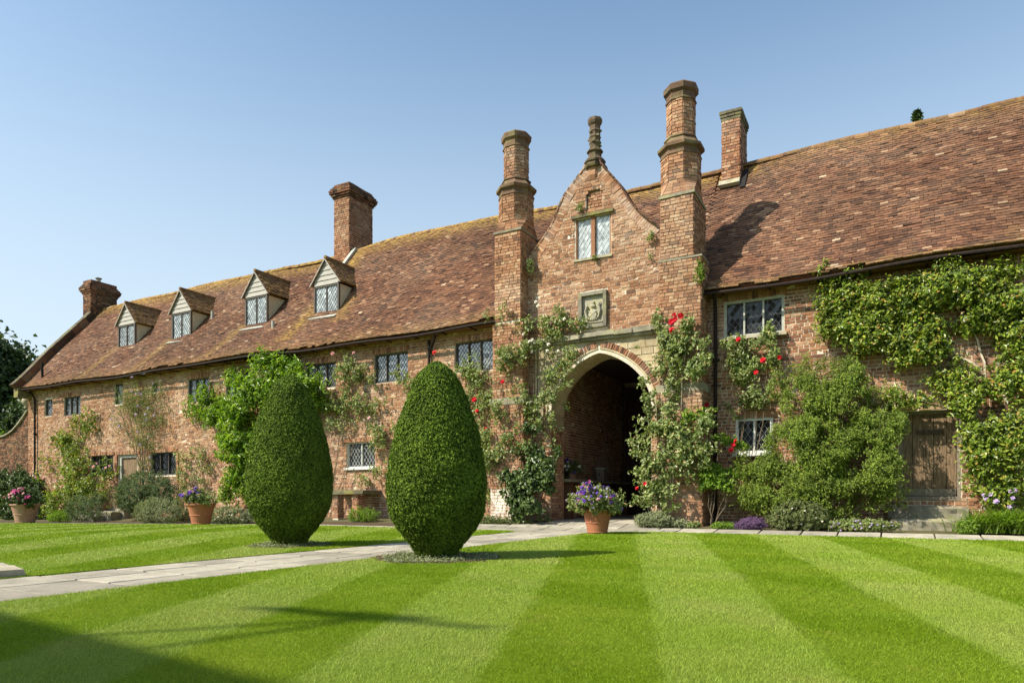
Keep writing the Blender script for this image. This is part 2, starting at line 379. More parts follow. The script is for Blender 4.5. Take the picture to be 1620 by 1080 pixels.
# mowing stripes: blades laid by the roller; their sheen is also put into colour
SC, SS = .944, .33          # the mower ran at a slant to the house, its bands narrowing a little towards the tower
def stripe_val(x, y):
    d = (x + .81) * SC + (y - 2.76) * SS; l = -(x + .81) * SS + (y - 2.76) * SC
    return (d / np.clip(.74 + .036 * l, .55, 1.1)) % 2.0 < 1.0        # True = pale
def grass_mat(name, blade):
    m = NT(name)
    sx = m.n('ShaderNodeSeparateXYZ'); m.l(m.pos(), sx.inputs[0])
    X_, Y_ = m.math('ADD', sx.outputs[0], .81), m.math('ADD', sx.outputs[1], -2.76)
    d = m.math('ADD', m.math('MULTIPLY', X_, SC), m.math('MULTIPLY', Y_, SS)); l = m.math('SUBTRACT', m.math('MULTIPLY', Y_, SC), m.math('MULTIPLY', X_, SS))
    d = m.math('ADD', d, m.math('MULTIPLY', m.math('SUBTRACT', m.noise(1.1, 6, .75), .5), .5))
    wd = m.math('MINIMUM', m.math('MAXIMUM', m.math('MULTIPLY_ADD', l, .036, .74), .55), 1.1)
    w = m.math('SINE', m.math('MULTIPLY', m.math('DIVIDE', d, wd), math.pi))
    f = m.ramp(m.math('MULTIPLY_ADD', w, .5, .5), [(.38, 0.0), (.62, 1.0)])
    # second, fainter mowing pass across, its sheen in the colour alone
    s2 = m.math('ADD', m.math('MULTIPLY', sx.outputs[1], .96), m.math('MULTIPLY', sx.outputs[0], .28))
    w2 = m.math('MULTIPLY_ADD', m.math('SINE', m.math('MULTIPLY_ADD', s2, 3.3, .6)), .5, .5)
    dk = m.mix(m.ramp(m.noise(.9, 4), [(.35, 0.0), (.65, 1.0)]), (.198, .314, .016), (.245, .338, .022))
    dk = m.mix(m.ramp(m.math('MULTIPLY', w2, m.noise(.55, 3)), [(.22, 0.0), (.5, .75)]), dk, (.165, .27, .006))
    pl = m.mix(m.ramp(m.noise(1.2, 4), [(.35, 0.0), (.65, 1.0)]), (.258, .354, .046), (.302, .368, .070))
    f = m.math('MULTIPLY', f, m.ramp(m.noise(.30, 3), [(.36, .45), (.56, 1.0)]))
    c = m.mix(m.math('MULTIPLY', m.math('MULTIPLY_ADD', w2, .45, .62), f), dk, pl)
    c = m.mix(m.ramp(m.noise(2.3, 5, .7), [(.60, 0.0), (.75, .5)]), c, (.36, .33, .07))      # thin straw-coloured places
    c = m.mix(m.ramp(m.noise(5.5, 3, .7), [(.62, 0.0), (.72, .45)]), c, (.12, .23, .02))      # clover
    if blade:
        c = m.mix(1.0, c, m.ramp(m.rnd(), [(0, .78), (.5, 1.0), (.95, 1.16), (1.0, (1.45, 1.3, 1.1))]), 'MULTIPLY')
        m.base(c, .55, .25)
        tr = m.n('ShaderNodeBsdfTranslucent'); m.l(c, tr.inputs[0]); mx = m.n('ShaderNodeMixShader'); mx.inputs[0].default_value = .35
        m.l(m.p.outputs[0], mx.inputs[1]); m.l(tr.outputs[0], mx.inputs[2]); m.l(mx.outputs[0], m.out.inputs[0])
    else:
        c = m.mix(1.0, c, m.ramp(m.noise(90, 3, .8), [(.3, .4), (.7, .9)]), 'MULTIPLY')
        m.bump(m.noise(120, 3, .8), .9, .02); m.base(c, .95, .05)
    return m.m
M['turf'] = grass_mat('turf', False); M['blade'] = grass_mat('grass_blades', True)

# ------------------------------------------------------------------ setting: ground, lawns, paths
def grid_sheet(name, xs, ys, mat, dz=0.0, kind='structure', fn=G):
    X, Y = np.meshgrid(np.asarray(xs, float), np.asarray(ys, float)); Z = fn(X, Y) + dz
    nx, ny = len(xs), len(ys); m = MB()
    i = np.arange(ny - 1)[:, None] * nx; j = np.arange(nx - 1)[None]
    m.add(np.stack([X, Y, Z], -1).reshape(-1, 3), np.stack([i + j, i + j + 1, i + j + 1 + nx, i + j + nx], -1))
    return m.build(name, mat, None, kind)
M['earth'] = simple('bare_earth', (.10, .075, .045), (.07, .08, .03), 3, .95, .1, .6, 20)
grid_sheet('ground', [-900, -300, -100, -60, -54, -40, -34, -30, -26, -22, -18, -14, -8, 0, 8, 20, 60, 200, 600], [-300, -60, -20, 0, 8, 14] + list(np.linspace(14.2, 16.2, 8)) + [17, 24, 40, 80, 200, 900], M['earth'], -0.03)
PX0, PX1 = -7.05, -5.48          # path edges
KY0, KY1 = 14.28, 14.95          # kerb strip
# right lawn outline with rounded corner by the arch
def corner(cx, cy, r, a0, a1, n=10):
    return [(cx + r * math.cos(a), cy + r * math.sin(a)) for a in np.linspace(a0, a1, n)]
RL = [(14, -5.0), (14, KY0)] + corner(PX1 + 1.3, KY0 - 1.3, 1.3, R(90), R(180)) + [(PX1, -5.0)]
LL = [(PX0, -5.0)] + corner(PX0 - .6, KY0 - .9 - .6, .6, 0, R(90), 6) + [(-14, KY0 - .9)]
import bmesh
def sheet(name, pts, z, mat, skirt=.06, kind='structure'):
    bm = bmesh.new(); top = [bm.verts.new((x, y, z(x, y))) for x, y in pts]; bot = [bm.verts.new((x, y, z(x, y) - skirt)) for x, y in pts]
    bm.faces.new(top); n = len(pts)
    for i in range(n): bm.faces.new((top[i], bot[i], bot[(i + 1) % n], top[(i + 1) % n]))
    bmesh.ops.triangulate(bm, faces=[f for f in bm.faces if len(f.verts) > 4])
    bmesh.ops.recalc_face_normals(bm, faces=bm.faces)
    me = bpy.data.meshes.new(name); bm.to_mesh(me); bm.free(); me.materials.append(mat)
    return put(name, me, None, kind)
sheet('lawn', RL, lambda x, y: 0.02, M['turf'])
LLf = LL + [(-14, -5.0)]
lw2 = sheet('lawn', LLf, lambda x, y: 0.02, M['turf'])
grid_sheet('lawn', [-14, -33, -60], [-5, 5, KY0 - .9], M['turf'], .0201)
# side lawn behind the camera up to the tower
def in_poly(x, y, poly):
    x = np.asarray(x); y = np.asarray(y); c = np.zeros(x.shape, bool); n = len(poly)
    for i in range(n):
        x1, y1 = poly[i]; x2, y2 = poly[(i + 1) % n]
        if y1 == y2: continue
        k = ((y1 > y) != (y2 > y)) & (x < (x2 - x1) * (y - y1) / (y2 - y1) + x1); c ^= k
    return c
YEWS = [(-4.84, 6.88, 2.42, .595), (-8.14, 7.62, 2.66, .635)]
def lawn_mask(x, y):
    a = in_poly(x, y, RL) | in_poly(x, y, LLf) | ((x < -14) & (y < KY0 - .9) & (y > -4))
    for yx, yy, h, r in YEWS:
        a &= ((x - yx) ** 2 + (y - yy) ** 2) > (.74 if yx > -6 else .62) ** 2 * (1 + .12 * np.sin(3 * np.arctan2(y - yy, x - yx)))
    return a
def grass():
    m = MB()
    for t0, t1, dens, h, wd in ((2.6, 3.6, 24000, .015, .0026), (3.6, 5, 14000, .015, .0036), (5, 7.5, 6500, .016, .0056), (7.5, 11, 2600, .018, .009), (11, 16, 1100, .020, .014), (16, 27, 380, .024, .024)):
        umax = .80; n = int(dens * umax * (t1*t1 - t0*t0))
        t = np.sqrt(rng.uniform(t0*t0, t1*t1, n)); u = rng.uniform(-umax, umax, n)
        x = t * (-S_ + u * C_); y = t * (C_ + u * S_)
        k = lawn_mask(x, y); x, y = x[k], y[k]; n = len(x)
        # tufts: blade height follows a patchy field
        z = G(x, y) + .018
        hh = h * rng.uniform(.55, 1.25, n) * (1 + .18 * np.sin(x * 9 + 2 * np.sin(y * 7)) )
        pale = stripe_val(x, y)
        lean = np.where(pale, 1.0, -1.0)
        an = rng.uniform(0, 2 * math.pi, n); w = wd * rng.uniform(.7, 1.3, n)
        bx, by = np.cos(an) * w / 2, np.sin(an) * w / 2
        lx = hh * (-.2 * SS * lean + rng.normal(0, .5, n)); ly = hh * (.3 * SC * lean + rng.normal(0, .5, n))
        V = np.stack([np.stack([x - bx, y - by, z], -1), np.stack([x + bx, y + by, z], -1), np.stack([x + lx, y + ly, z + hh], -1)], 1)
        m.add(V, None, np.arange(3 * n).reshape(-1, 3))
    n = 9000; y = rng.uniform(1.5, KY0 - 1, n); side = rng.random(n) < .5; x = np.where(side, PX0 + rng.exponential(.018, n), PX1 - rng.exponential(.018, n))
    kk = (np.sin(y * 7.3) + np.sin(y * 17.1 + 2) + rng.normal(0, .5, n)) > .1; x, y = x[kk], y[kk]; n = len(x); z = np.full(n, .0); hh = rng.uniform(.012, .035, n); an = rng.uniform(0, 6.28, n); bx, by = np.cos(an) * .003, np.sin(an) * .003
    V = np.stack([np.stack([x - bx, y - by, z], -1), np.stack([x + bx, y + by, z], -1), np.stack([x + rng.normal(0, .015, n), y + rng.normal(0, .015, n), z + hh], -1)], 1); m.add(V, None, np.arange(3 * n).reshape(-1, 3))
    o = m.build('grass', M['blade'], None, 'stuff'); tag(o, 'short mown lawn grass in pale and dark stripes', 'grass')
grass()

# paving
def slab_obj(parent, x0, x1, y0, y1, name='paving_slab', th=.05, dz=.012, mat='slab'):
    g = .014; x0 += g; x1 -= g; y0 += g; y1 -= g
    P = [(x0, y0), (x1, y0), (x1, y1), (x0, y1)]
    P = [(a + rng.normal(0, .004), b + rng.normal(0, .004)) for a, b in P]
    tz = [float(G(a, b)) + dz + rng.normal(0, .0018) for a, b in P]
    b = .006; cx = (x0 + x1) / 2; cy = (y0 + y1) / 2; m = MB(); V = []
    for (a, c), z in zip(P, tz): V.append((a, c, z - th))
    for (a, c), z in zip(P, tz): V.append((a, c, z - b))
    for (a, c), z in zip(P, tz): V.append((a + b * np.sign(cx - a), c + b * np.sign(cy - c), z))
    Q = []
    for L in (0, 4):
        for i in range(4): Q.append((L + i, L + (i + 1) % 4, L + 4 + (i + 1) % 4, L + 4 + i))
    Q.append((8, 9, 10, 11)); m.add(V, Q)
    return m.build(name, M[mat], parent)
path = sheet('path', [(PX0, -4.9), (PX1, -4.9), (PX1, KY0 - .9), (PX0, KY0 - .9)], lambda x, y: float(G(x, y)) - .014, M['soil'])
y = -1.5
while y < KY0 - 1.4:
    d = rng.uniform(.5, .8); r = rng.random()
    if y + d > KY0 - 1.35: d = KY0 - .92 - y
    cuts = [PX0, PX0 + rng.uniform(.45, .62), PX0 + rng.uniform(.98, 1.12), PX1] if r < .45 else [PX0, PX0 + rng.uniform(.62, .95), PX1]
    for a, b in zip(cuts, cuts[1:]): slab_obj(path, a, b, y, y + d)
    y += d
# apron before the arch and the strip along the house
apron = grid_sheet('pavement', [-60, -33, -14, PX0, PX1, 14], [KY0 - .95, KY0, 14.6, KY1], M['soil'], -.0145)
# small triangle between the rounded lawn corner and apron is paved too
for a0 in range(3):
    xx = PX1 + .02 + a0 * .43
xs = -33.2
def kerb_row(x0, x1, y0, y1):
    x = x0
    while x < x1 - .1:
        d = rng.uniform(.55, .95)
        if x + d > x1 - .3: d = x1 - x
        slab_obj(apron, x, x + d, y0, y1); x += d
kerb_row(-3.95, 9.5, KY0 + .01, KY1)
kerb_row(-33.0, -9.2, KY0 - .88, KY0 - .25)
yy = KY0 - .9
for rr, (a, b) in enumerate([(KY0 - .9, KY0 - .25), (KY0 - .25, KY0 + .4), (KY0 + .4, KY1)]):
    kerb_row(-9.2, -3.95 if rr else PX1, a, b)
kerb_row(PX1, PX1 + 1.2, KY0 - .9, KY0 - .26)
kerb_row(-8.3, -4.6, KY1, 15.55)
kerb_row(-7.55, -5.05, 15.55, 16.2)

def rough_block(b, k=.016):
    x0, x1, y0, y1, z0, z1 = b; m = MB(); nx = max(4, int((x1 - x0) / .09)); prof = [(y1, z0), (y1, z1), (y0 + .10, z1), (y0 + .03, z1 - .012), (y0, z1 - .05), (y0 + .005, (z0 + z1) / 2), (y0, z0)]
    xs = np.linspace(x0, x1, nx); V = []
    for i, x in enumerate(xs):
        e = .025 if i in (0, nx - 1) else 0
        for (y, z) in prof: V.append((x + rng.normal(0, k * .5), y + rng.normal(0, k) + (e if y < y1 else 0), z + (rng.normal(0, k * .6) - e if z > z0 else 0)))
    n = len(prof); Q = [(i * n + j, i * n + j + 1, (i + 1) * n + j + 1, (i + 1) * n + j) for i in range(nx - 1) for j in range(n - 1)]
    m.add(V, Q, [(b_, b_ + j, b_ + j + 1) for b_ in (0, (nx - 1) * n) for j in range(1, n - 1)]); return m
# stone tread at the lawn edge, far left
st = thing('stone_slab', (-6.9, 3.4, 0), 'thick pale rough stone block beside the path at the lawn edge', 'stone slab')
rough_block((-8.3, -7.12, 2.75, 3.42, -.03, .11), .02).build('block', M['stone_pale'], st)

# ------------------------------------------------------------------ brickwork
def subtract(iv, holes):
    for h0, h1 in holes:
        out = []
        for a, b in iv:
            if h1 <= a or h0 >= b: out.append((a, b)); continue
            if h0 > a: out.append((a, h0))
            if h1 < b: out.append((h1, b))
        iv = out
    return iv
def lay(rows_fn, z0, z1, course=.078, start=0.0, warp=None, long=.235, short=.116):
    """returns u, z, half length, half height of every brick"""
    out = []; z = z0; r = 0
    while z < z1 - .02:
        c = course * rng.uniform(.94, 1.06); zm = z + c / 2
        for a, b in rows_fn(zm):
            if b - a < .03: continue
            u = a; first = True
            hd = (r % 2 == 1)
            while u < b - .001:
                L = (short if hd else long) * rng.uniform(.93, 1.07)
                if first: L *= (.6 if hd else .55) if (r // 2) % 2 else 1.0; first = False
                if u + L > b - .05: L = b - u
                out.append((u + L / 2, zm, L / 2 - .0075, c / 2 - .0075)); u += L
        z += c; r += 1
    a = np.array(out).reshape(-1, 4)
    if warp is not None and len(a): a[:, 1] += warp(a[:, 0], a[:, 1])
    return a
def warp_std(u, z): return .012 * np.sin(u * .8) + .008 * np.sin(u * 2.1 + z)
UNIT = []
for i in range(8):
    mm = MB(); mm.boxes([(0, 0, 0)], [(1, 0, 0)], [(0, 1, 0)], [(0, 0, 1)], jit=0.0)
    v = mm.v[0]; v += rng.normal(0, 1, v.shape).astype(np.float32) * np.array([.015, .05, .03], np.float32); UNIT.append(mm)
UM = {}
def unit_mesh(kind, mat):
    key = (kind, mat)
    if key not in UM: UM[key] = [UNIT[i].mesh(kind, M[mat]) for i in range(8)]
    return UM[key]
def place(name, C, A, B, D, mat, parent):
    ms = unit_mesh(name, mat)
    for i in range(len(C)):
        o = bpy.data.objects.new(name, ms[i % 8]); link(o)
        a, b, d = A[i], B[i], D[i]
        if np.dot(np.cross(a, b), d) < 0: a = -a
        la, lb, ld = np.linalg.norm(a), np.linalg.norm(b), np.linalg.norm(d)
        rot = Matrix(((a[0]/la, b[0]/lb, d[0]/ld), (a[1]/la, b[1]/lb, d[1]/ld), (a[2]/la, b[2]/lb, d[2]/ld)))
        o.parent = parent
        if parent.type == 'EMPTY': o.matrix_parent_inverse = Matrix.Translation(-Vector(parent.location))
        o.matrix_basis = Matrix.Translation(C[i]) @ rot.to_4x4() @ Matrix.Diagonal((la, lb, ld, 1))
def bricks3d(br, O, U, N, depth=.05, proud=.011):
    n = len(br); O = np.array(O, float); U = np.array(U, float); N = np.array(N, float)
    pr = .004 + proud * rng.uniform(.1, 1.25, n); pr = np.where(rng.random(n) < .06, .002, pr)
    C = O + br[:, 0:1] * U + br[:, 1:2] * np.array([0, 0, 1.0]) + (pr - depth)[:, None] * N
    tilt = rng.normal(0, .012, n)[:, None]
    A = (U + tilt * np.array([0, 0, 1.0])) * br[:, 2:3]; B = N * depth * np.ones((n, 1)) + U * (rng.normal(0, .03, n)[:, None] * depth)
    D = (np.array([0, 0, 1.0]) - tilt * U) * br[:, 3:4]
    return C, A, B, D
def brick_face(parent, rows_fn, z0, z1, O, U, N, mat, pick=0, pick_fn=None, mb=None, **kw):
    br = lay(rows_fn, z0, z1, **kw)
    if not len(br): return
    C, A, B, D = bricks3d(br, O, U, N)
    k = np.zeros(len(C), bool)
    if pick:
        sc = np.linalg.norm(C - np.array([0, 0, CAMZ]), axis=1)
        if pick_fn is not None: sc = sc + np.where(pick_fn(C), 0, 1000)
        k[np.argsort(sc)[:pick]] = True
        place('brick', C[k], A[k], B[k], D[k], mat, parent)
    tgt = mb if mb is not None else MB()
    tgt.boxes(C[~k], A[~k], B[~k], D[~k], jit=.0022, back=False)
    if mb is None: tgt.build('brickwork', M[mat], parent, 'stuff')
def holes_rows(x0, x1, holes):
    return lambda z: subtract([(x0, x1)], [(h[0], h[1]) for h in holes if h[2] - .03 < z < h[3] + .03])
def backing(mb, x0, x1, z0, z1, holes, y, thick=.4):
    xs = sorted({x0, x1} | {h[0] for h in holes} | {h[1] for h in holes}); zs = sorted({z0, z1} | {h[2] for h in holes} | {h[3] for h in holes})
    xs = [x for x in xs if x0 <= x <= x1]
    for a, b in zip(xs, xs[1:]):
        for c, d in zip(zs, zs[1:]):
            cx, cz = (a + b) / 2, (c + d) / 2
            if any(h[0] < cx < h[1] and h[2] < cz < h[3] for h in holes): continue
            mb.add([(a, y, c), (b, y, c), (b, y, d), (a, y, d)], [(0, 1, 2, 3)])
    for h in holes:
        a, b, c, d = h[:4]; y2 = y + .16
        mb.add([(a, y, c), (a, y2, c), (b, y2, c), (b, y, c), (a, y, d), (a, y2, d), (b, y2, d), (b, y, d)], [(0, 1, 2, 3), (0, 4, 5, 1), (2, 6, 7, 3), (4, 7, 6, 5)])

# ------------------------------------------------------------------ windows
def clip_poly(P, x0, x1, z0, z1):
    for ax, lim, sg in ((0, x0, 1), (0, x1, -1), (1, z0, 1), (1, z1, -1)):
        out = []
        for i in range(len(P)):
            a, b = P[i], P[(i + 1) % len(P)]; da, db = sg * (a[ax] - lim), sg * (b[ax] - lim)
            if da >= 0: out.append(a)
            if (da >= 0) != (db >= 0):
                t = da / (da - db); out.append((a[0] + t * (b[0] - a[0]), a[1] + t * (b[1] - a[1])))
        P = out
        if not P: return P
    return P
def leaded(parent, x0, x1, z0, z1, y, glass, lead='lead', dw=.105, dh=.15, lw=.006, diamond=True):
    """one light: tilted quarries of glass and the lead cames between them"""
    bmg = bmesh.new(); 
    ni = int((x1 - x0) / dw) + 3; nj = int((z1 - z0) / dh) + 3
    for i in range(-1, 2 * ni):
        for j in range(-1, 2 * nj):
            if (i + j) % 2: continue
            cx = x0 + i * dw / 2; cz = z0 + j * dh / 2
            P = clip_poly([(cx, cz - dh/2), (cx + dw/2, cz), (cx, cz + dh/2), (cx - dw/2, cz)], x0, x1, z0, z1)
            if len(P) < 3: continue
            tx, tz = rng.normal(0, .05, 2)
            try: bmg.faces.new([bmg.verts.new((a, y + tx * (a - cx) + tz * (c - cz), c)) for a, c in P])
            except ValueError: pass
    me = bpy.data.meshes.new('pane'); bmg.to_mesh(me); bmg.free(); me.materials.append(M[glass]); put('pane', me, parent)
    m = MB()
    for sgn in (1, -1):
        k0 = -ni * 2; 
        for k in range(-2 * ni - 2 * nj, 2 * ni + 2 * nj):
            # line  (x-x0)/dw + sgn*(z-z0)/dh = k + .5
            pts = []
            for z in (z0, z1):
                pts.append((x0 + dw * (k + .5 - sgn * (z - z0) / dh), z))
            (xa, za), (xb, zb) = pts
            t0, t1 = 0.0, 1.0
            if abs(xb - xa) < 1e-9: continue
            ta, tb = (x0 - xa) / (xb - xa), (x1 - xa) / (xb - xa)
            t0, t1 = max(t0, min(ta, tb)), min(t1, max(ta, tb))
            if t1 - t0 < .02: continue
            p = (xa + t0 * (xb - xa), y - .006, za + t0 * (zb - za)); q = (xa + t1 * (xb - xa), y - .006, za + t1 * (zb - za))
            m.bar(p, q, lw, .006, up=(0, 1, 0))
    m.build('lead_lattice', M[lead], parent)
def window(parent, x0, x1, z0, z1, y, n=3, frame='frame_dark', glass='glass', fw=.045, lead='lead', name='window', sill=None, dw=.105, dh=.15):
    f = MB()
    f.box(x0, x0 + fw, y - .04, y + .05, z0, z1); f.box(x1 - fw, x1, y - .04, y + .05, z0, z1)
    f.box(x0 + fw, x1 - fw, y - .042, y + .05, z0, z0 + fw); f.box(x0 + fw, x1 - fw, y - .042, y + .05, z1 - fw, z1)
    w = (x1 - x0 - fw) / n
    for i in range(1, n): f.box(x0 + fw/2 + i * w - fw*.35, x0 + fw/2 + i * w + fw*.35, y - .045, y + .045, z0 + fw, z1 - fw)
    fo = f.build(name, M[frame], parent)
    for i in range(n):
        a = x0 + fw/2 + i * w + fw*.35 + (.15*fw if i == 0 else 0); b = x0 + fw/2 + (i + 1) * w - fw*.35 - (.15*fw if i == n-1 else 0)
        leaded(fo, a, b, z0 + fw, z1 - fw, y + .012, glass, lead, dw, dh)
    if sill: 
        MB().box(x0 - .06, x1 + .06, y - .17, y + .03, z0 - .065, z0 - .003).build('sill', M[sill], fo)
    return fo
def plank_door(parent, x0, x1, z0, z1, y, mat='oak', fr='oak_grey', n=5, fw=.10):
    d = MB(); d.box(x0, x0 + fw, y - .08, y + .06, z0, z1); d.box(x1 - fw, x1, y - .08, y + .06, z0, z1); d.box(x0 + fw, x1 - fw, y - .082, y + .06, z1 - fw, z1)
    do = d.build('door', M[fr], parent)
    w = (x1 - x0 - 2 * fw) / n; a = x0 + fw
    cuts = [a + w * i + (rng.uniform(-.025, .025) if 0 < i < n else 0) for i in range(n + 1)]
    for p, q in zip(cuts, cuts[1:]):
        yo = rng.uniform(-.006, .006); MB().box(p + .004, q - .004, y - .02 + yo, y + .02, z0 + .02 + rng.uniform(0, .015), z1 - fw - .004, .0015).build('plank', M[mat], do)
    MB().box(a, x1 - fw, y + .025, y + .04, z0, z1 - fw).build('backboard', M['iron'], do)
    return do

# ------------------------------------------------------------------ the three buildings
LW = thing('brick_house', (-21, 16.2, 0), 'long low brick wing with four dormers and a lichen-spotted tile roof', 'house')
GH = thing('gatehouse', (-6.45, 15.95, 0), 'brick gatehouse with pointed arch, curved gable and two tall octagonal chimney turrets', 'gatehouse')
RW = thing('brick_house', (0, 16.2, 0), 'brick wing under a broad steep tile roof with weathered plank door', 'house')
XL, XG0, XG1, XR = -33.45, -9.0, -3.75, 9.0

WINL = []
def px_rect(a, b, c, d, Y=W):
    x0, z1 = at(a, b, Y); x1, _ = at(c, b, Y); _, z0 = at(a, d, Y); return x0, x1, z0, z1
up = [(-32.12, -31.5, 4.28, 5.0, 1), (-30.62, -29.38, 4.2, 5.0, 3), (-27.02, -26.45, 4.45, 5.28, 1), (-24.62, -24.28, 4.75, 5.12, 1), (-22.5, -21.32, 4.22, 5.08, 3),
      (-20.42, -19.3, 4.25, 5.08, 3), (-16.58, -15.28, 4.25, 5.05, 3), (-13.72, -12.44, 4.22, 5.1, 3), (-10.78, -9.52, 4.28, 5.14, 3)]
lo = [(-28.65, -27.1, 1.62, 2.46, 3), (-24.68, -23.18, 1.6, 2.46, 3), (-14.82, -13.68, 1.68, 2.47, 2), (-10.5, -9.85, 1.8, 2.47, 1)]
DL = (-26.75, -25.48, .28, 2.45)
holesL = [(a, b, c, d) for a, b, c, d, n in up + lo] + [DL]
wall = MB(); backing(wall, XL, -8.0, -.6, 5.5, holesL, W)
wall.box(XL, -8.0, W + .5, W + .8, -.6, 5.4); wall.box(XL - .0, XL + .3, W, 22.9, -.6, 5.45); wall.box(XL, -8.0, 22.6, 22.9, -.6, 5.45)
wl = wall.build('wall', M['mortar'], LW)
brick_face(wl, holes_rows(XL, -8.3, holesL), -.5, 5.42, (0, W, 0), (1, 0, 0), (0, -1, 0), 'brick', pick=290,
           pick_fn=lambda C: (C[:, 2] > 2.6) & (C[:, 2] < 4.2) & (C[:, 0] < -9.3), warp=warp_std)
# end wall bricks of the parapet are seen as an edge only
for i, (a, b, c, d, n) in enumerate(up):
    window(LW, a, b, c, d, W + .09, n, 'frame_dark', 'glass', .045 if n > 1 else .035)
for i, (a, b, c, d, n) in enumerate(lo):
    window(LW, a, b, c, d, W + .09, n, 'frame_white' if i == 2 else 'frame_dark', 'glass_dark', .04, 'frame_white' if i == 2 else 'lead', dw=.13, dh=.19, sill='frame_white' if i == 2 else None)
plank_door(LW, DL[0], DL[1], DL[2], DL[3], W + .12, 'oak', 'frame_pale', 4, .12)
def soldier(mb, x0, x1, z, y, h=.2, w=.07, pr=.012):
    n = int((x1 - x0) / (w + .008)); xs = np.linspace(x0, x1, n + 1); xc = (xs[:-1] + xs[1:]) / 2
    C = np.stack([xc, np.full(n, y - pr + .05) + rng.normal(0, .003, n), np.full(n, z + h/2) + rng.normal(0, .004, n)], -1)
    mb.boxes(C, [((x1-x0)/n/2 - .004, 0, 0)], [(0, .05, 0)], [(0, 0, h/2)], .002)
sm = MB()
for a, b, c, d, n in lo: soldier(sm, a - .1, b + .1, d + .0, W, .12, .07, .045)
soldier(sm, DL[0] - .1, DL[1] + .1, DL[3], W, .12, .07, .045)
for a, b, c, d, n in up:
    if n > 1: soldier(sm, a - .05, b + .05, d + .002, W, .17, .065, .022)
# brick jambs standing proud beside the lower windows and door
for x in (DL[0] - .16, DL[1] + .04, -28.82, -26.98, -23.12):
    zz = .0
    C = np.array([(x + .06, W - .012, .25 + k * .074) for k in range(30)]); sm.boxes(C, [(.058, 0, 0)], [(0, .03, 0)], [(0, 0, .031)], .003)
sm.build('lintel', M['brick_red'], LW, 'stuff', 'row of upright bricks over a window')

# right wing
upR = (-3.32, -2.02, 4.42, 5.26); loR = (-3.06, -2.26, 1.76, 2.56); DR = (.20, 1.28, .78, 2.52)
holesR = [upR, loR, DR]
wall = MB(); backing(wall, -4.4, XR, -.3, 5.5, holesR, W)
wall.box(-4.4, XR, W + .5, W + .8, -.3, 5.4); wall.box(-4.4, XR, 22.6, 22.9, -.3, 5.45); wall.box(XR - .3, XR, W, 22.9, -.3, 5.45)
wr = wall.build('wall', M['mortar'], RW)
brick_face(wr, holes_rows(-4.3, XR, holesR), -.1, 5.42, (0, W, 0), (1, 0, 0), (0, -1, 0), 'brick_red', pick=290,
           pick_fn=lambda C: ((C[:, 0] > -3.5) & (C[:, 0] < -1.4) & (C[:, 2] > 3.4)) | ((C[:, 0] > -.6) & (C[:, 0] < 1.6) & (C[:, 2] > 2.5) & (C[:, 2] < 3.3)), warp=warp_std)
window(RW, *upR, W + .05, 3, 'frame_pale', 'glass_dark', .055, 'lead_soft', dw=.12, dh=.17, sill='stone_pale')
window(RW, *loR, W + .06, 2, 'frame_white', 'glass_dark', .06, 'frame_pale', dw=.13, dh=.19, sill='frame_white')
dr = plank_door(RW, *DR, W + .14, 'oak', 'oak_grey', 5, .07)
MB().box(.52, .98, W + .075, W + .12, 2.05, 2.13).build('handle', M['oak_dark'], dr)
MB().box(DR[0] + .02, DR[1] - .02, W - .02, W + .2, .70, .78).build('sill', M['oak_grey'], dr)
MB().box(DR[0] + .09, DR[1] - .09, W + .06, W + .115, .79, .93).build('weather_bar', M['oak_grey'], dr)
sm = MB(); soldier(sm, upR[0] - .05, upR[1] + .05, upR[3] + .003, W, .16, .065, .02); soldier(sm, loR[0] - .05, loR[1] + .1, loR[3] + .003, W, .16, .065, .02)
sm.build('lintel', M['brick_red'], RW, 'stuff', 'row of upright bricks over a window')

# ------------------------------------------------------------------ roofs
cp, sp = math.cos(PITCH), math.sin(PITCH)
def sag(x, s):
    x = np.asarray(x, float); s = np.asarray(s, float)
    d = .035 * np.sin(x * .55 + s * .4) + .025 * np.sin(x * 1.3 + 1.0 - s * .7) + .03 * np.sin(s * 1.1 + x * .21)
    d = d + .09 * np.clip(1 - s / 1.1, 0, 1) ** 2          # bell-cast at the eaves
    # ridge humps: a step up beside the middle stack, low saddles between
    d = d + (s / SL) * (.09 * np.exp(-((x + 14.5) / 3.0) ** 2) - .07 * np.exp(-((x + 19.8) / 1.6) ** 2) + .05 * np.sin(x * .35))
    return d
def roof_pt(x, s, n=0.0):
    x = np.asarray(x, float); s = np.asarray(s, float); d = sag(x, s) + n
    return np.stack([x, EY + s * cp - d * sp, EZ + s * sp + d * cp], -1)
DORM = [(-28.22, -27.09, 17.10, 6.9, 8.79), (-24.73, -23.60, 17.13, 6.95, 8.85), (-20.57, -19.45, 17.17, 6.98, 8.90), (-17.09, -16.0, 17.11, 6.92, 8.77)]
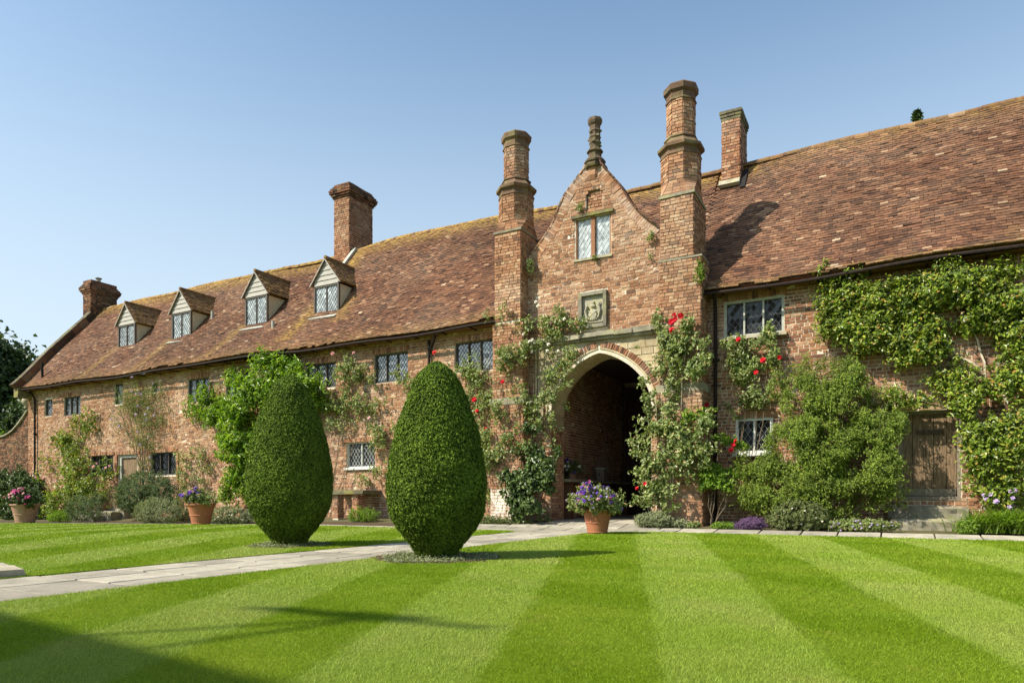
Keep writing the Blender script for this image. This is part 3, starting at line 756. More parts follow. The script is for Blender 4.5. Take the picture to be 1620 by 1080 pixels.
def moss_fn(x, s):
    m_ = np.clip((s - (SL - .9)) / .9, 0, 1) * .95
    m_ = m_ * np.where(x > -3, .35, 1.0)
    for a, b, yy, z0, z1 in DORM[3:]:
        sd = (yy - EY) / cp; m_ = np.maximum(m_, np.exp(-((x - (a - .25) + (sd - s) * .25) / .35) ** 2) * (s < sd + .8) * (s > sd - 1.5) * .6)
        m_ = np.maximum(m_, np.exp(-((x - (b + .25)) / .3) ** 2) * (s < sd + .6) * (s > sd - .7) * .5)
    for a, b, yy, z0, z1 in DORM[:3]:
        sd = (yy - EY) / cp; m_ = np.maximum(m_, np.exp(-((x - a + .1 + (sd - s) * .3) / .22) ** 2) * (s < sd) * .5)
    m_ = np.maximum(m_, np.exp(-((x + 17.0) / .5) ** 2) * (s > 4.2) * .95)
    m_ = np.maximum(m_, np.clip(.7 - s, 0, 1) * .35)
    return m_
def set_moss(me, per_vert):
    a = me.attributes.new('moss', 'FLOAT', 'POINT'); a.data.foreach_set('value', per_vert.astype(np.float32))
def tile_field(parent, x0, x1, pick=0, pick_fn=None, s0=0.0):
    gauge, wt = .098, .168; rows = int(SL / gauge) + 1; out = []
    for r in range(rows):
        x = x0 + (wt / 2 if r % 2 else 0) - rng.uniform(0, .02)
        n = int((x1 - x0) / wt) + 1
        xs = x + wt * np.arange(n) + wt / 2 + rng.normal(0, .004, n)
        ss = np.full(n, r * gauge) + rng.normal(0, .005, n) + .012 * np.sin(xs * .9 + r * .05)
        out.append(np.stack([xs, ss], -1)[(xs > x0) & (xs < x1)])
    P = np.vstack(out); P = P[P[:, 1] >= s0 - .01]; x, s = P[:, 0], P[:, 1]; n = len(x); s = np.minimum(s, SL - .05)
    lift = rng.exponential(.003, n) + np.where(rng.random(n) < .025, .010, 0)
    p0 = roof_pt(x, s, .032 + lift); p1 = roof_pt(x, s + .17, .012)
    C = (p0 + p1) / 2; B = (p1 - p0) / 2
    U = roof_pt(x + .05, s) - roof_pt(x - .05, s); U /= np.linalg.norm(U, axis=1)[:, None]
    rot = rng.normal(0, .014, n)[:, None]
    Nn = np.cross(U, B); Nn /= np.linalg.norm(Nn, axis=1)[:, None]
    A = U * (wt / 2 - .0022) + B * rot * .5 + Nn * rng.normal(0, .0022, n)[:, None]; D = Nn * .012
    ms = moss_fn(x, s); k = np.zeros(n, bool)
    if pick:
        sc = np.linalg.norm(C - np.array([0, 0, CAMZ]), axis=1) + np.where(pick_fn(x, s), 0, 1000) if pick_fn else np.linalg.norm(C, axis=1)
        k[np.argsort(sc)[:pick]] = True; place('tile', C[k], A[k], B[k], D[k], 'tile', parent)
    mb = MB(); mb.boxes(C[~k], A[~k], B[~k], D[~k], jit=.0018, back=False); me = mb.mesh('roof_tiling', M['tile']); set_moss(me, np.repeat(ms[~k], 8))
    put('roof_tiling', me, parent, 'stuff')
def roof_deck(parent_thing, x0, x1, s0=0.0):
    nx, ns = int((x1 - x0) / .4) + 1, 18; xs = np.linspace(x0, x1, nx); ss = np.linspace(max(s0, .09), SL, ns); X, Sx = np.meshgrid(xs, ss)
    m = MB(); P = roof_pt(X, Sx, -.02); i = np.arange(ns - 1)[:, None] * nx; j = np.arange(nx - 1)[None]; q = np.stack([i + j, i + j + 1, i + j + 1 + nx, i + j + nx], -1)
    m.add(P.reshape(-1, 3), q)
    P2 = P.copy(); P2[..., 1] = 2 * RY - P2[..., 1]; m.add(P2.reshape(-1, 3), q)
    P3 = roof_pt(X, Sx, -.10); m.add(P3.reshape(-1, 3), q)
    if s0 > 0: return m.build('roof', M['tile_flat'], parent_thing)
    e0 = roof_pt(xs, np.full(nx, .09), -.02); e1 = roof_pt(xs, np.full(nx, .09), -.10); i = np.arange(nx - 1)
    m.add(np.vstack([e0, e1]), np.stack([i, i + 1, i + 1 + nx, i + nx], -1))
    for x in (x0, x1): m.add([(x, EY + .3, EZ), (x, 2 * RY - EY - .3, EZ), (x, RY, RZ)], None, [(0, 1, 2)])
    # soffit back to the wall
    m.add([(x0, EY, EZ - .02), (x1, EY, EZ - .02), (x1, W + .1, EZ - .02), (x0, W + .1, EZ - .02)], [(0, 1, 2, 3)])
    return m.build('roof', M['tile_flat'], parent_thing)
rfL = roof_deck(LW, XL, -8.7); rfR = roof_deck(RW, -4.1, XR); rfG = roof_deck(GH, -8.7, -4.1, 1.0)
tile_field(rfL, XL + .05, -8.7, 290, lambda x, s: (x < -9.3) & (s > .5))
tile_field(rfR, -4.1, XR, 290, lambda x, s: (x > -3.2) & (x < 2.0) & (s > .1))
tile_field(rfG, -8.7, -4.1, s0=1.15)
# ridge tiles: half-round, bedded in mortar
def ridge(parent, x0, x1):
    x = x0; base = None; protos = []
    for v in range(4):
        m = MB(); a = np.linspace(R(-15), R(195), 9); L = .165; V = []
        for xx in (-L, L):
            for rr in (.115, .095):
                for t in a: V.append((xx, rr * math.cos(t) + rng.normal(0, .002), rr * math.sin(t) * .9))
        Q = []; n = 9
        for i in range(n - 1): Q += [(i, i+1, 2*n+i+1, 2*n+i), (i, n+i, n+i+1, i+1), (2*n+i, 2*n+i+1, 3*n+i+1, 3*n+i)]
        m.add(V, Q); me = m.mesh('ridge_tile', M['tile']); set_moss(me, np.full(len(me.vertices), .85 if x0 < -10 else .3)); protos.append(me)
    k = 0
    while x < x1:
        p = roof_pt(x + .165, SL)
        o = put('ridge_tile', protos[k % 4], parent); q = roof_pt(x + .33, SL)
        o.location = (p[0], RY, p[2] - .03 + rng.normal(0, .006)); o.rotation_euler = (rng.normal(0, .03), -math.atan2(q[2] - p[2], .165) , rng.normal(0, .02)); x += .335; k += 1
ridge(rfL, XL + .3, -8.7); ridge(rfG, -8.68, -4.2); ridge(rfR, -4.1, 6.0)
# gutters and pipes
def gutter(parent, x0, x1, nseg):
    m = MB(); xs = np.linspace(x0, x1, nseg); p = roof_pt(xs, np.zeros(nseg)); P = np.stack([xs, p[:, 1] - .045, p[:, 2] - .085 + .006 * np.sin(xs * 1.7)], -1)
    m.tube(P, .038, 8); 
    for x in np.arange(x0 + .4, x1, 1.0): m.box(x - .015, x + .015, EY - .10, EY + .34, EZ - .05, EZ - .02)
    m.build('gutter', M['iron'], parent)
gutter(LW, XL, -9.15, 60); gutter(RW, -3.72, XR, 40)
def downpipe(parent, x, z0, z1, y=W - .09, elbow=True):
    pts = [(x, y, z0), (x, y, z1 - .35)] + ([(x, y - .02, z1 - .28), (x + .02, y - .12, z1 - .12), (x + .02, EY - .03, z1 - .02)] if elbow else [(x, y, z1)])
    m = MB(); m.tube(pts, .042, 8)
    for z in np.arange(z0 + .3, z1 - .5, 1.75): m.tube([(x, y, z), (x, y, z + .09)], .056, 8); m.box(x - .09, x + .09, y + .02, y + .07, z + .02, z + .06)
    m.build('downpipe', M['iron'], parent)
downpipe(RW, -3.5, .1, 5.4); downpipe(LW, -32.75, -.3, 5.4)
m = MB(); m.tube([(-11.6, W - .08, 4.9), (-11.55, W - .12, 5.0), (-11.3, W - .3, 5.22), (-11.2, EY, 5.34)], .045, 8); m.tube([(-11.62, W - .08, 5.3), (-11.62, W - .08, 4.6)], .04, 8); m.build('downpipe', M['iron'], LW)
# vent pipes on the roof
for (x, s, h) in ((-23.1, 2.9, .32), (-18.8, 1.55, .26)):
    p = roof_pt(x, s); MB().tube([p - (0, 0, .1), p + (0, 0, h)], .055, 8).build('vent_pipe', M['frame_pale'], LW)
p = roof_pt(-32.2, .55); MB().tube([p, p + (0, -.02, .7)], .05, 8).build('vent_pipe', M['lead'], LW)
M['coping_dark'] = stone_mat('dark_coping', (.14, .11, .075), (.07, .06, .045), (.25, .24, .10), .5)
# parapet at the far end
m = MB(); ss = np.linspace(-.1, SL - .6, 12); P = np.array([roof_pt(XL + .12, s, .10) for s in ss]); 
for p, q in zip(P, P[1:]): m.bar(p, q, .34, .42, up=(1, 0, 0)) if False else m.boxes([(p + q) / 2], [(q - p) / 2], [(.15, 0, 0)], [np.array((0, -sp, cp)) * .20])
m.build('parapet', M['brick_dark'], LW)
for i in range(11):
    p, q = P[i], P[i + 1]; c = (p + q) / 2 + np.array((0, -sp, cp)) * .22
    MB().boxes([c], [(q - p) / 2 * .97], [(.16, 0, 0)], [np.array((0, -sp, cp)) * .025], .006).build('coping_stone', M['coping_dark'], LW)
m = MB(); m.boxes([(XL + .12, EY + .1, EZ - .12)], [(.17, 0, 0)], [(0, .32, 0)], [(0, 0, .2)]).build('kneeler', M['stone_moss'], LW)

# chimneys
def chimney(parent, x0, x1, y0, y1, z0, zb, zt, mat='brick_red', over=.09, capmat='brick_dark', name='chimney'):
    c = MB(); e = .012; c.box(x0 + e, x1 - e, y0 + e, y1 - e, z0, zb); co = c.build(name, M['mortar'] if mat != 'brick_dark' else M['mortar_dark'], parent)
    mb = MB(); w, d = x1 - x0, y1 - y0
    for O, U, N, L in (((x0, y0, 0), (1, 0, 0), (0, -1, 0), w), ((x1, y0, 0), (0, 1, 0), (1, 0, 0), d), ((x0, y1, 0), (0, -1, 0), (-1, 0, 0), d), ((x1, y1, 0), (-1, 0, 0), (0, 1, 0), w)):
        brick_face(co, lambda z, L=L: [(0, L)], z0, zb, O, U, N, mat, mb=mb)
    mb.build('brickwork', M[mat], co, 'stuff')
    k = MB(); z = zb; n = max(3, int((zt - zb) / .075)); 
    for i in range(n):
        f = [.03, .06, .09, .10, .07, .03, .0][min(i, 6)] / .09 * over; h = (zt - zb) / n
        # each oversailing course in separate bricks
        for (a, b, yy, dd) in ((x0 - f, x1 + f, y0 - f, 0), (x0 - f, x1 + f, y1 + f, 0)):
            nn = max(2, round((b - a) / .22)); xs = np.linspace(a, b, nn + 1); 
            k.boxes([((p + q) / 2, yy + (.055 if yy < y1 else -.055), z + h/2) for p, q in zip(xs, xs[1:])], [((b - a) / nn / 2 - .004, 0, 0)], [(0, .055, 0)], [(0, 0, h/2 - .004)], .003)
        for xx, sg in ((x0 - f, 1), (x1 + f, -1)):
            a, b = y0 - f + .112, y1 + f - .112; nn = max(2, round((b - a) / .22)); ys = np.linspace(a, b, nn + 1)
            k.boxes([(xx + sg * .055, (p + q) / 2, z + h/2) for p, q in zip(ys, ys[1:])], [(.055, 0, 0)], [(0, (b - a) / nn / 2 - .004, 0)], [(0, 0, h/2 - .004)], .003)
        z += h
    k.box(x0 - .0, x1 + .0, y0 + .0, y1 - .0, zb, zt - .04)
    k.build('cap', M[capmat], co); return co
c1 = chimney(LW, -33.9, -33.25, 18.8, 20.05, 5.4, 10.5, 11.15, 'brick_dark', .13)
MB().tube([(-33.5, 19.3, 11.0), (-33.5, 19.3, 11.3)], .1, 8).tube([(-33.5, 19.3, 11.34), (-33.5, 19.3, 11.37)], .16, 8).tube([(-33.5, 19.3, 11.25), (-33.5, 19.3, 11.36)], .02, 4).build('chimney_pot', M['frame_pale'], c1)
chimney(LW, -18.1, -17.36, 19.1, 20.4, 9.0, 11.85, 12.38, 'brick_red', .13)
chimney(RW, -3.93, -3.46, 18.87, 19.85, 9.0, 10.88, 11.13, 'brick_red', .06, 'stone_moss')
MB().boxes([(-3.72, 18.80, 9.16)], [(.27, 0, 0)], [(0, .1*cp, .1*sp)], [np.array((0, -sp, cp)) * .05]).build('flashing', M['stone'], RW)
MB().boxes([roof_pt(-3.36, SL - .75, .06)], [(.06, 0, 0)], [np.array((0, cp, sp)) * .45], [np.array((0, -sp, cp)) * .03]).build('flashing', M['lead'], RW)
MB().boxes([roof_pt(-17.25, SL - .5, .10)], [(.07, 0, 0)], [np.array((0, cp, sp)) * .5], [np.array((0, -sp, cp)) * .04]).build('flashing', M['frame_pale'], LW)

# dormers
def dormer(x0, x1, y, z0, zt, lights):
    zc = zt - .88; xm = (x0 + x1) / 2; dth = zt - zc; KD = 1.22
    yb = EY + (zc - EZ) / KR + .1; yr = EY + (zt - EZ) / KR + .15
    m = MB()
    # cheeks (triangular prisms), front posts
    for xx, w in ((x0, .04), (x1 - .04, .04)):
        if xx != x0: m0 = m; m = MB()
        V = [(xx, y + .03, z0 - .05), (xx, y + .03, zc), (xx, yb, zc), (xx + w, y + .03, z0 - .05), (xx + w, y + .03, zc), (xx + w, yb, zc)]
        m.add(V, [(0, 3, 4, 1), (1, 4, 5, 2), (0, 2, 5, 3)], [(0, 1, 2), (3, 5, 4)])
    d = m0.build('dormer', M['plaster'], LW); m.build('cheek', M['plaster'], d)
    f = MB(); f.box(x0 - .02, x0 + .05, y - .03, y + .04, z0 - .03, zc); f.box(x1 - .05, x1 + .02, y - .03, y + .04, z0 - .03, zc)
    f.box(x0 + .05, x1 - .05, y - .028, y + .04, zc - .05, zc); f.box(x0 + .05, x1 - .05, y - .05, y + .04, z0 - .03, z0 + .03); f.box(xm - .018, xm + .018, y - .02, y + .03, z0 + .03, zc - .05)
    f.build('window_frame', M['frame_dark'], d)
    for a, b in ((x0 + .05, xm - .018), (xm + .018, x1 - .05)): leaded(d, a, b, z0 + .03, zc - .05, y + .012, 'glass_net', 'lead_soft', .12, .17, .005)
    # weatherboards
    nb = 5; h = (dth - .05) / nb
    for i in range(nb):
        za = zc + .01 + i * h; hw0 = min((x1 - x0) / 2, (zt - za) / KD); hw1 = min((x1 - x0) / 2, max(.01, (zt - za - h) / KD))
        yy = y - .02; V = [(xm - hw0, yy - .025, za), (xm + hw0, yy - .025, za), (xm + hw1, yy, za + h), (xm - hw1, yy, za + h), (xm - hw0, yy + .03, za), (xm + hw0, yy + .03, za), (xm + hw1, yy + .03, za + h), (xm - hw1, yy + .03, za + h)]
        MB().add(V, [(0, 1, 2, 3), (0, 4, 5, 1), (4, 7, 6, 5), (3, 2, 6, 7), (0, 3, 7, 4), (1, 5, 6, 2)]) or None
        mm = MB(); mm.add(V, [(0, 1, 2, 3), (0, 4, 5, 1), (4, 7, 6, 5), (3, 2, 6, 7), (0, 3, 7, 4), (1, 5, 6, 2)]); mm.build('board', M['board'], d)
    # tiled slopes
    tm = MB(); hw = (x1 - x0) / 2 + .13; hy = hw * KD; yf = y - .09
    for sg in (-1, 1):
        lo_ = np.array((xm + sg * hw, yf, zt - hy)); hi = np.array((xm, yf, zt + .03)); up_ = hi - lo_; Ls = np.linalg.norm(up_); up_ /= Ls; nrm = np.array((sg * up_[2], 0, -sg * up_[0])) ; nrm = nrm if nrm[2] > 0 else -nrm
        ybk = EY + (lo_[2] - EZ) / KR + .2
        tm.boxes([(lo_ + hi) / 2 + np.array((0, (yr - yf) / 2, 0)) - nrm * .03], [up_ * Ls / 2], [(0, (yr - yf) / 2, 0)], [nrm * .02])
        rows = int(Ls / .1) + 1
        for r in range(rows):
            s0 = r * .1; n = int((yr + .1 - yf) / .165); ys = yf + .03 + .165 * np.arange(n) + (.08 if r % 2 else 0) + rng.normal(0, .004, n)
            keep = ys < EY + (lo_[2] + s0 * up_[2] - EZ) / KR + .3; ys = ys[keep]
            c = lo_[None] + up_ * min(s0 + .06, Ls - .02) + np.stack([0 * ys, ys + .08 - yf, 0 * ys], -1) + nrm * (.012 + rng.exponential(.003, len(ys)))[:, None]
            if len(ys): tm.boxes(c, [up_ * .07 - nrm * .006], [(0, .081, 0)], [nrm * .007], .002)
    tm.tube([(xm, yf, zt + .05), (xm, yr, zt + .05)], .06, 7)
    me = tm.mesh('dormer_roof', M['tile']); set_moss(me, np.full(len(me.vertices), .45)); put('dormer_roof', me, d, 'stuff')
    # barge boards
    b = MB()
    for sg in (-1, 1): b.bar((xm + sg * hw, yf + .01, zt - hy - .05), (xm, yf + .01, zt - .02), .03, .07, up=(0, 1, 0))
    b.build('barge_board', M['board'], d)
    MB().boxes([(xm - .03, y - .13, z0 - .10)], [((x1 - x0) / 2 + .06, 0, 0)], [(0, .11, .07)], [(0, -.006, .01)], .004).build('flashing', M['frame_pale'], d)
for q in DORM: dormer(*q, 2)

# ------------------------------------------------------------------ gatehouse
GY = 15.93; GX = -6.30; AW, AS, AH = 1.33, 2.93, 1.42    # arch centre, half width, springing, rise
GC = -6.46
def arch_hw(z):
    if z < AS: return AW
    s = (z - AS) / AH
    return 0 if s >= 1 else AW * (1 - s ** 2.1) ** .72
GAB = [(7.1, 1.66), (7.4, 1.38), (7.73, 1.06), (8.2, .77), (8.55, .55), (8.85, .33), (9.1, .17)]
GABL = [(7.1, 1.68), (7.3, 1.50), (7.5, 1.32), (7.7, 1.15), (7.95, 1.0), (8.2, .90), (8.4, .79), (8.6, .62), (8.8, .41), (9.0, .21), (9.1, .17)]
GABR = [(7.1, 1.70), (7.2, 1.62), (7.36, 1.43), (7.55, 1.23), (7.77, 1.04), (8.0, .89), (8.2, .78), (8.4, .66), (8.6, .51), (8.8, .35), (9.0, .2), (9.1, .17)]
def gable_l(z): return 1.68 if z <= 7.1 else float(np.interp(z, [a for a, b in GABL], [b for a, b in GABL]))
def gable_r(z): return 1.70 if z <= 7.1 else float(np.interp(z, [a for a, b in GABR], [b for a, b in GABR]))
gwin = (-6.95, -5.98, 6.76, 7.78)
plq = (-6.82, -6.08, 4.98, 5.88)
niche = (-6.66, -6.2, 7.95, 8.45)
def gate_rows(z):
    e_ = .22 if z <= 7.1 else -.16; bl, br_ = gable_l(z) + e_, gable_r(z) + e_; iv = [(GC - bl, GC + br_)] if bl > .05 else []
    h = []
    if z < AS + AH + .02: w = arch_hw(z) + (.30 if z >= AS else .0); h.append((GX - w, GX + w))
    if 3.35 < z < 4.68: h.append((GX - 1.52, GX + 1.52))
    for q in (gwin, plq):
        if q[2] - .03 < z < q[3] + .03: h.append((q[0], q[1]))
    if niche[2] < z < niche[3] - .16: h.append((niche[0], niche[1]))
    elif niche[3] - .16 <= z < niche[3]: k = math.sqrt(max(0, 1 - ((z - niche[3] + .16) / .16) ** 2)) * .23; h.append((-6.43 - k, -6.43 + k))
    if AS - .25 < z < 4.72 and abs(z) > 0: h.append((GX - 1.62, GX + 1.62)) if z > AS + AH + .3 - .0 and False else None
    return subtract(iv, h)
gm = MB(); nst = 120; xs = np.linspace(GC - 1.9, GC + 1.9, nst + 1)
zz = np.linspace(0, 9.2, 461)
def arch_top(x):
    d = abs(x - GX)
    if d >= AW: return None
    s = (1 - (d / AW) ** (1 / .72)) ** (1 / 2.1); return AS + AH * s
def gab_top(x):
    d = abs(x - GC); T_ = GABL if x < GC else GABR
    if d > T_[0][1]: return 7.1
    return float(np.interp(d, [b for a, b in T_][::-1], [a for a, b in T_][::-1])) if d > .17 else 9.1
for a, b in zip(xs, xs[1:]):
    for (y_, fl) in ((GY, 1), (GY + .8, 0)):
        za, zb_ = arch_top(a), arch_top(b); zm = arch_top((a + b) / 2)
        lo_a = za if (za and zm) else (AS if zm else -.1); lo_b = zb_ if (zb_ and zm) else (AS if zm else -.1)
        ta, tb = (gab_top(a), gab_top(b)) if fl else (6.0, 6.0)
        segs = [(lo_a, lo_b, ta, tb)]
        mid = (a + b) / 2
        if fl and niche[0] < mid < niche[1]: segs = [(lo_a, lo_b, niche[2], niche[2]), (niche[3], niche[3], ta, tb)]
        if fl and gwin[0] < mid < gwin[1]:
            segs = [(segs[0][0], segs[0][1], gwin[2], gwin[2]), (gwin[3], gwin[3], segs[0][2], segs[0][3])] + segs[1:]
        for s in segs: gm.add([(a, y_, s[0]), (b, y_, s[1]), (b, y_, s[3]), (a, y_, s[2])], [(0, 1, 2, 3)])
for (h, dd) in ((gwin, .2), (niche, .14)):
    a, b, c, d_ = h
    gm.add([(a, GY, c), (a, GY + dd, c), (b, GY + dd, c), (b, GY, c), (a, GY, d_), (a, GY + dd, d_), (b, GY + dd, d_), (b, GY, d_)], [(0, 1, 2, 3), (0, 4, 5, 1), (2, 6, 7, 3), (4, 7, 6, 5), (1, 2, 6, 5)])
# gable thickness
for a, b in zip(xs, xs[1:]): gm.add([(a, GY, gab_top(a)), (b, GY, gab_top(b)), (b, GY + .35, gab_top(b)), (a, GY + .35, gab_top(a))], [(0, 1, 2, 3)])
gw = gm.build('wall', M['mortar'], GH)
brick_face(gw, gate_rows, .1, 9.05, (0, GY, 0), (1, 0, 0), (0, -1, 0), 'brick', pick=290, pick_fn=lambda C: (C[:, 2] > 4.9) & (C[:, 2] < 7), warp=lambda u, z: .006 * np.sin(u * 2))
# niche back
nb = MB(); brick_face(gw, lambda z: [(niche[0], niche[1])], niche[2], niche[3], (0, GY + .06, 0), (1, 0, 0), (0, -1, 0), 'brick', mb=nb); nb.build('niche', M['brick'], GH, 'stuff')
def along(poly, off, half, spacing, y, depth, mat, name, parent, jit=.003, thick=None, kind=None, each=True):
    P = np.array(poly, float); seg = np.linalg.norm(np.diff(P, axis=0), axis=1); cum = np.concatenate([[0], np.cumsum(seg)]); L = cum[-1]
    n = max(1, int(L / spacing)); tt = (np.arange(n) + .5) * L / n; x = np.interp(tt, cum, P[:, 0]); z = np.interp(tt, cum, P[:, 1])
    x2 = np.interp(tt + .01, cum, P[:, 0]) - np.interp(tt - .01, cum, P[:, 0]); z2 = np.interp(tt + .01, cum, P[:, 1]) - np.interp(tt - .01, cum, P[:, 1])
    l = np.hypot(x2, z2); tx, tz = x2 / l, z2 / l; nx, nz = -tz, tx
    C = np.stack([x + nx * off, np.full(n, y) + rng.normal(0, .004, n), z + nz * off], -1)
    A = np.stack([tx, 0 * tx, tz], -1) * (L / n / 2 - (.004 if thick is None else thick)); B = np.tile([0, depth, 0], (n, 1)).astype(float); D = np.stack([nx, 0 * nx, nz], -1) * half
    if each: place(name, C, A, B, D, mat, parent)
    else:
        m = MB(); m.boxes(C, A, B, D, jit); m.build(name, M[mat], parent, kind)
curve = [(GX - AW * (1 - s ** 2.1) ** .72, AS + AH * s) for s in np.linspace(0, 1, 30)]
curveL = curve; curveR = [(2 * GX - x, z) for x, z in curve][::-1]
am = MB()   # moulded stone ring, two orders
for cv in (curveL, curveR):
    P = np.array(cv); T = np.gradient(P, axis=0); T /= np.linalg.norm(T, axis=1)[:, None]; Nn = np.stack([-T[:, 1], T[:, 0]], -1)
    prof = [(-.0, .80), (-.0, .10), (.035, .03), (.075, .035), (.10, -.02), (.14, -.02)]
    rings = []
    for o_, d_ in prof: q = P + Nn * o_; rings.append(np.stack([q[:, 0], np.full(len(q), GY + d_), q[:, 1]], -1))
    V = np.vstack(rings); n = len(P)
    Q = [(k * n + i, k * n + i + 1, (k + 1) * n + i + 1, (k + 1) * n + i) for k in range(len(prof) - 1) for i in range(n - 1)]
    am.add(V, Q)
for sx in (-1, 1):       # jambs below the springing
    X = GX + sx * AW
    V = []
    for o_, d_ in [(-.0, .80), (-.0, .10), (.035, .03), (.075, .035), (.10, -.02), (.14, -.02)]:
        for z in (2.55, AS): V.append((X + sx * o_, GY + d_, z))
    am.add(V, [(2*k, 2*k+2, 2*k+3, 2*k+1) for k in range(5)])
M['arch_stone'] = stone_mat('arch_stone', (.50, .43, .29), (.33, .26, .15), (.30, .22, .11), .5)
ar = am.build('arch', M['arch_stone'], GH)
along(curveL, .215, .075, .056, GY + .02, .045, 'brick_red', 'voussoir', ar); along(curveR, .215, .075, .056, GY + .02, .045, 'brick_red', 'voussoir', ar)
cv2 = [(GX - (AW + .31) * (1 - s ** 2.3) ** .8, AS + (AH + .33) * s) for s in np.linspace(0, 1, 26)]
# spandrel stone and square label
sp_ = MB()
for sx in (-1, 1):
    sp_ = MB()
    for k in range(5): sp_.box(GX + sx * 1.52, GX + sx * 1.68, GY - .03, GY + .05, 2.85 + k * .37, 2.85 + k * .37 + .355, .004)
    for k in range(5): sp_.box(GX + sx * 1.705, GX + sx * 1.76, GY - .055, GY + .05, 2.85 + k * .37, 2.85 + k * .37 + .355, .004)
    sp_.build('jamb_shaft', M['arch_stone'], GH)
hm = MB()
for k, x in enumerate(np.arange(GX - 1.85, GX + 1.80, .46)):
    hm.boxes([(x + .23, GY - .05, 4.79 + .008 * math.sin(k * 2.1))], [(.226, 0, 0)], [(0, .11, 0)], [(0, 0, .055)], .008); hm.boxes([(x + .23, GY - .02, 4.70)], [(.226, 0, 0)], [(0, .07, 0)], [(0, 0, .035)], .006)
hm.build('hood_mould', M['stone'], GH)
# jamb brick reveals
jb = MB()
for sx, N in ((-1, (1, 0, 0)), (1, (-1, 0, 0))):
    brick_face(gw, lambda z: [(.1, .8)], .1, 2.55, (GX + sx * (AW + .005), GY, 0), (0, 1, 0), N, 'brick', mb=jb)
    jb.box(GX + sx * (AW + .012), GX + sx * (AW + .30), GY + .01, GY + .8, -.1, 2.9)
jb.build('jamb', M['brick'], GH, 'stuff')
spn = MB()
def sp_rows(z):
    w = (arch_hw(z - .24) if z - .24 < AS + AH else 0) + (.12 if z > 4.0 else .20); 
    if z > AS + AH + .26: w = 0
    return subtract([(GX - 1.52, GX + 1.52)], [(GX - w, GX + w)] if w > 0 else [])
brick_face(gw, sp_rows, 3.35, 4.66, (0, GY - .004, 0), (1, 0, 0), (0, -1, 0), 'arch_stone', mb=spn, course=.17, long=.42, short=.3)
spn.build('spandrel', M['arch_stone'], GH, 'stuff')
# brick gable edge: two rows of bricks set square to the slope
gl = [(GC - b, a) for a, b in GABL]; gr = [(GC + b, a) for a, b in GABR][::-1]
for g_ in (gl, gr):
    along(g_, -.085, .115, .068, GY + .035, .05, 'brick_lime', 'gable_brick', gw); 
# dark tile coping above
for g_, mt in ((gl, 'brick_lime'), (gr, 'tile_flat')): along(g_, .045, .020, .13, GY + .13, .24 if g_ is gr else .16, mt, 'coping_tile', gw)
# roof of the porch running back to the main roof
tm = MB()
for sg in (-1, 1):
    pts = [(GC + sg * 1.62, 7.05), (GC + sg * 1.04, 7.7), (GC + sg * .55, 8.4), (GC, 8.98)]
    for (xa, za), (xb, zb_) in zip(pts, pts[1:]):
        Ls = math.hypot(xb - xa, zb_ - za); upv = np.array(((xb - xa) / Ls, 0, (zb_ - za) / Ls)); nr = np.array((-upv[2], 0, upv[0])); nr = nr if nr[2] > 0 else -nr
        y1 = EY + (zb_ - EZ) / KR + .3; y0 = GY + .3
        tm.boxes([((xa + xb) / 2, (y0 + y1) / 2, (za + zb_) / 2) - nr * .03], [upv * Ls / 2], [(0, (y1 - y0) / 2, 0)], [nr * .02])
        for r in range(int(Ls / .1) + 1):
            n = int((y1 - y0) / .165); ys = y0 + .165 * np.arange(n) + (.08 if r % 2 else 0)
            c = np.array((xa, 0, za)) + upv * min(r * .1 + .05, Ls) + np.stack([0 * ys, ys + .08, 0 * ys], -1) + nr * .012
            tm.boxes(c, [upv * .07 - nr * .006], [(0, .081, 0)], [nr * .007], .002)
me = tm.mesh('porch_roof', M['tile']); set_moss(me, np.full(len(me.vertices), .2)); put('porch_roof', me, GH, 'stuff')
# gable window of two lights with stone mullion
gf = MB(); a, b, c, d_ = gwin; xm = (a + b) / 2
gf.box(xm - .05, xm + .05, GY - .0, GY + .16, c, d_); gf.box(a - .0, a + .045, GY + .02, GY + .16, c, d_); gf.box(b - .045, b, GY + .02, GY + .16, c, d_)
gwo = gf.build('window', M['brick_red'], GH)
MB().box(a - .08, b + .06, GY - .07, GY + .04, d_ + .003, d_ + .08, .006).build('hood', M['stone_moss'], gwo)
MB().box(a - .03, b + .03, GY - .04, GY + .1, c - .06, c - .002, .005).build('sill', M['stone'], gwo)
for p, q in ((a + .045, xm - .05), (xm + .05, b - .045)): leaded(gwo, p, q, c + .01, d_ - .01, GY + .07, 'glass_net', 'frame_white', .12, .18, .007)
# plaque with carved arms
a, b, c, d_ = plq
M['plaque_stone'] = stone_mat('plaque_stone', (.24, .22, .17), (.14, .13, .10)); M['plaque_panel'] = stone_mat('plaque_panel', (.36, .33, .26), (.24, .22, .17))
pf = MB(); w = .085
pf.box(a, a + w, GY - .10, GY + .1, c, d_, .003); pf.box(b - w, b, GY - .10, GY + .1, c, d_, .003); pf.box(a + w, b - w, GY - .10, GY + .1, d_ - w, d_, .003); pf.box(a + w, b - w, GY - .10, GY + .1, c, c + w, .003)
pq = pf.build('plaque', M['plaque_stone'], GH, None, 'carved stone coat of arms in a square frame')
MB().box(a + w, b - w, GY - .02, GY + .1, c + w, d_ - w).build('panel', M['plaque_panel'], pq)
cv = MB(); cx, cz = (a + b) / 2, (c + d_) / 2
cv.lathe((cx, GY - .01, cz - .06), [(.001, 0)], 4) if False else None
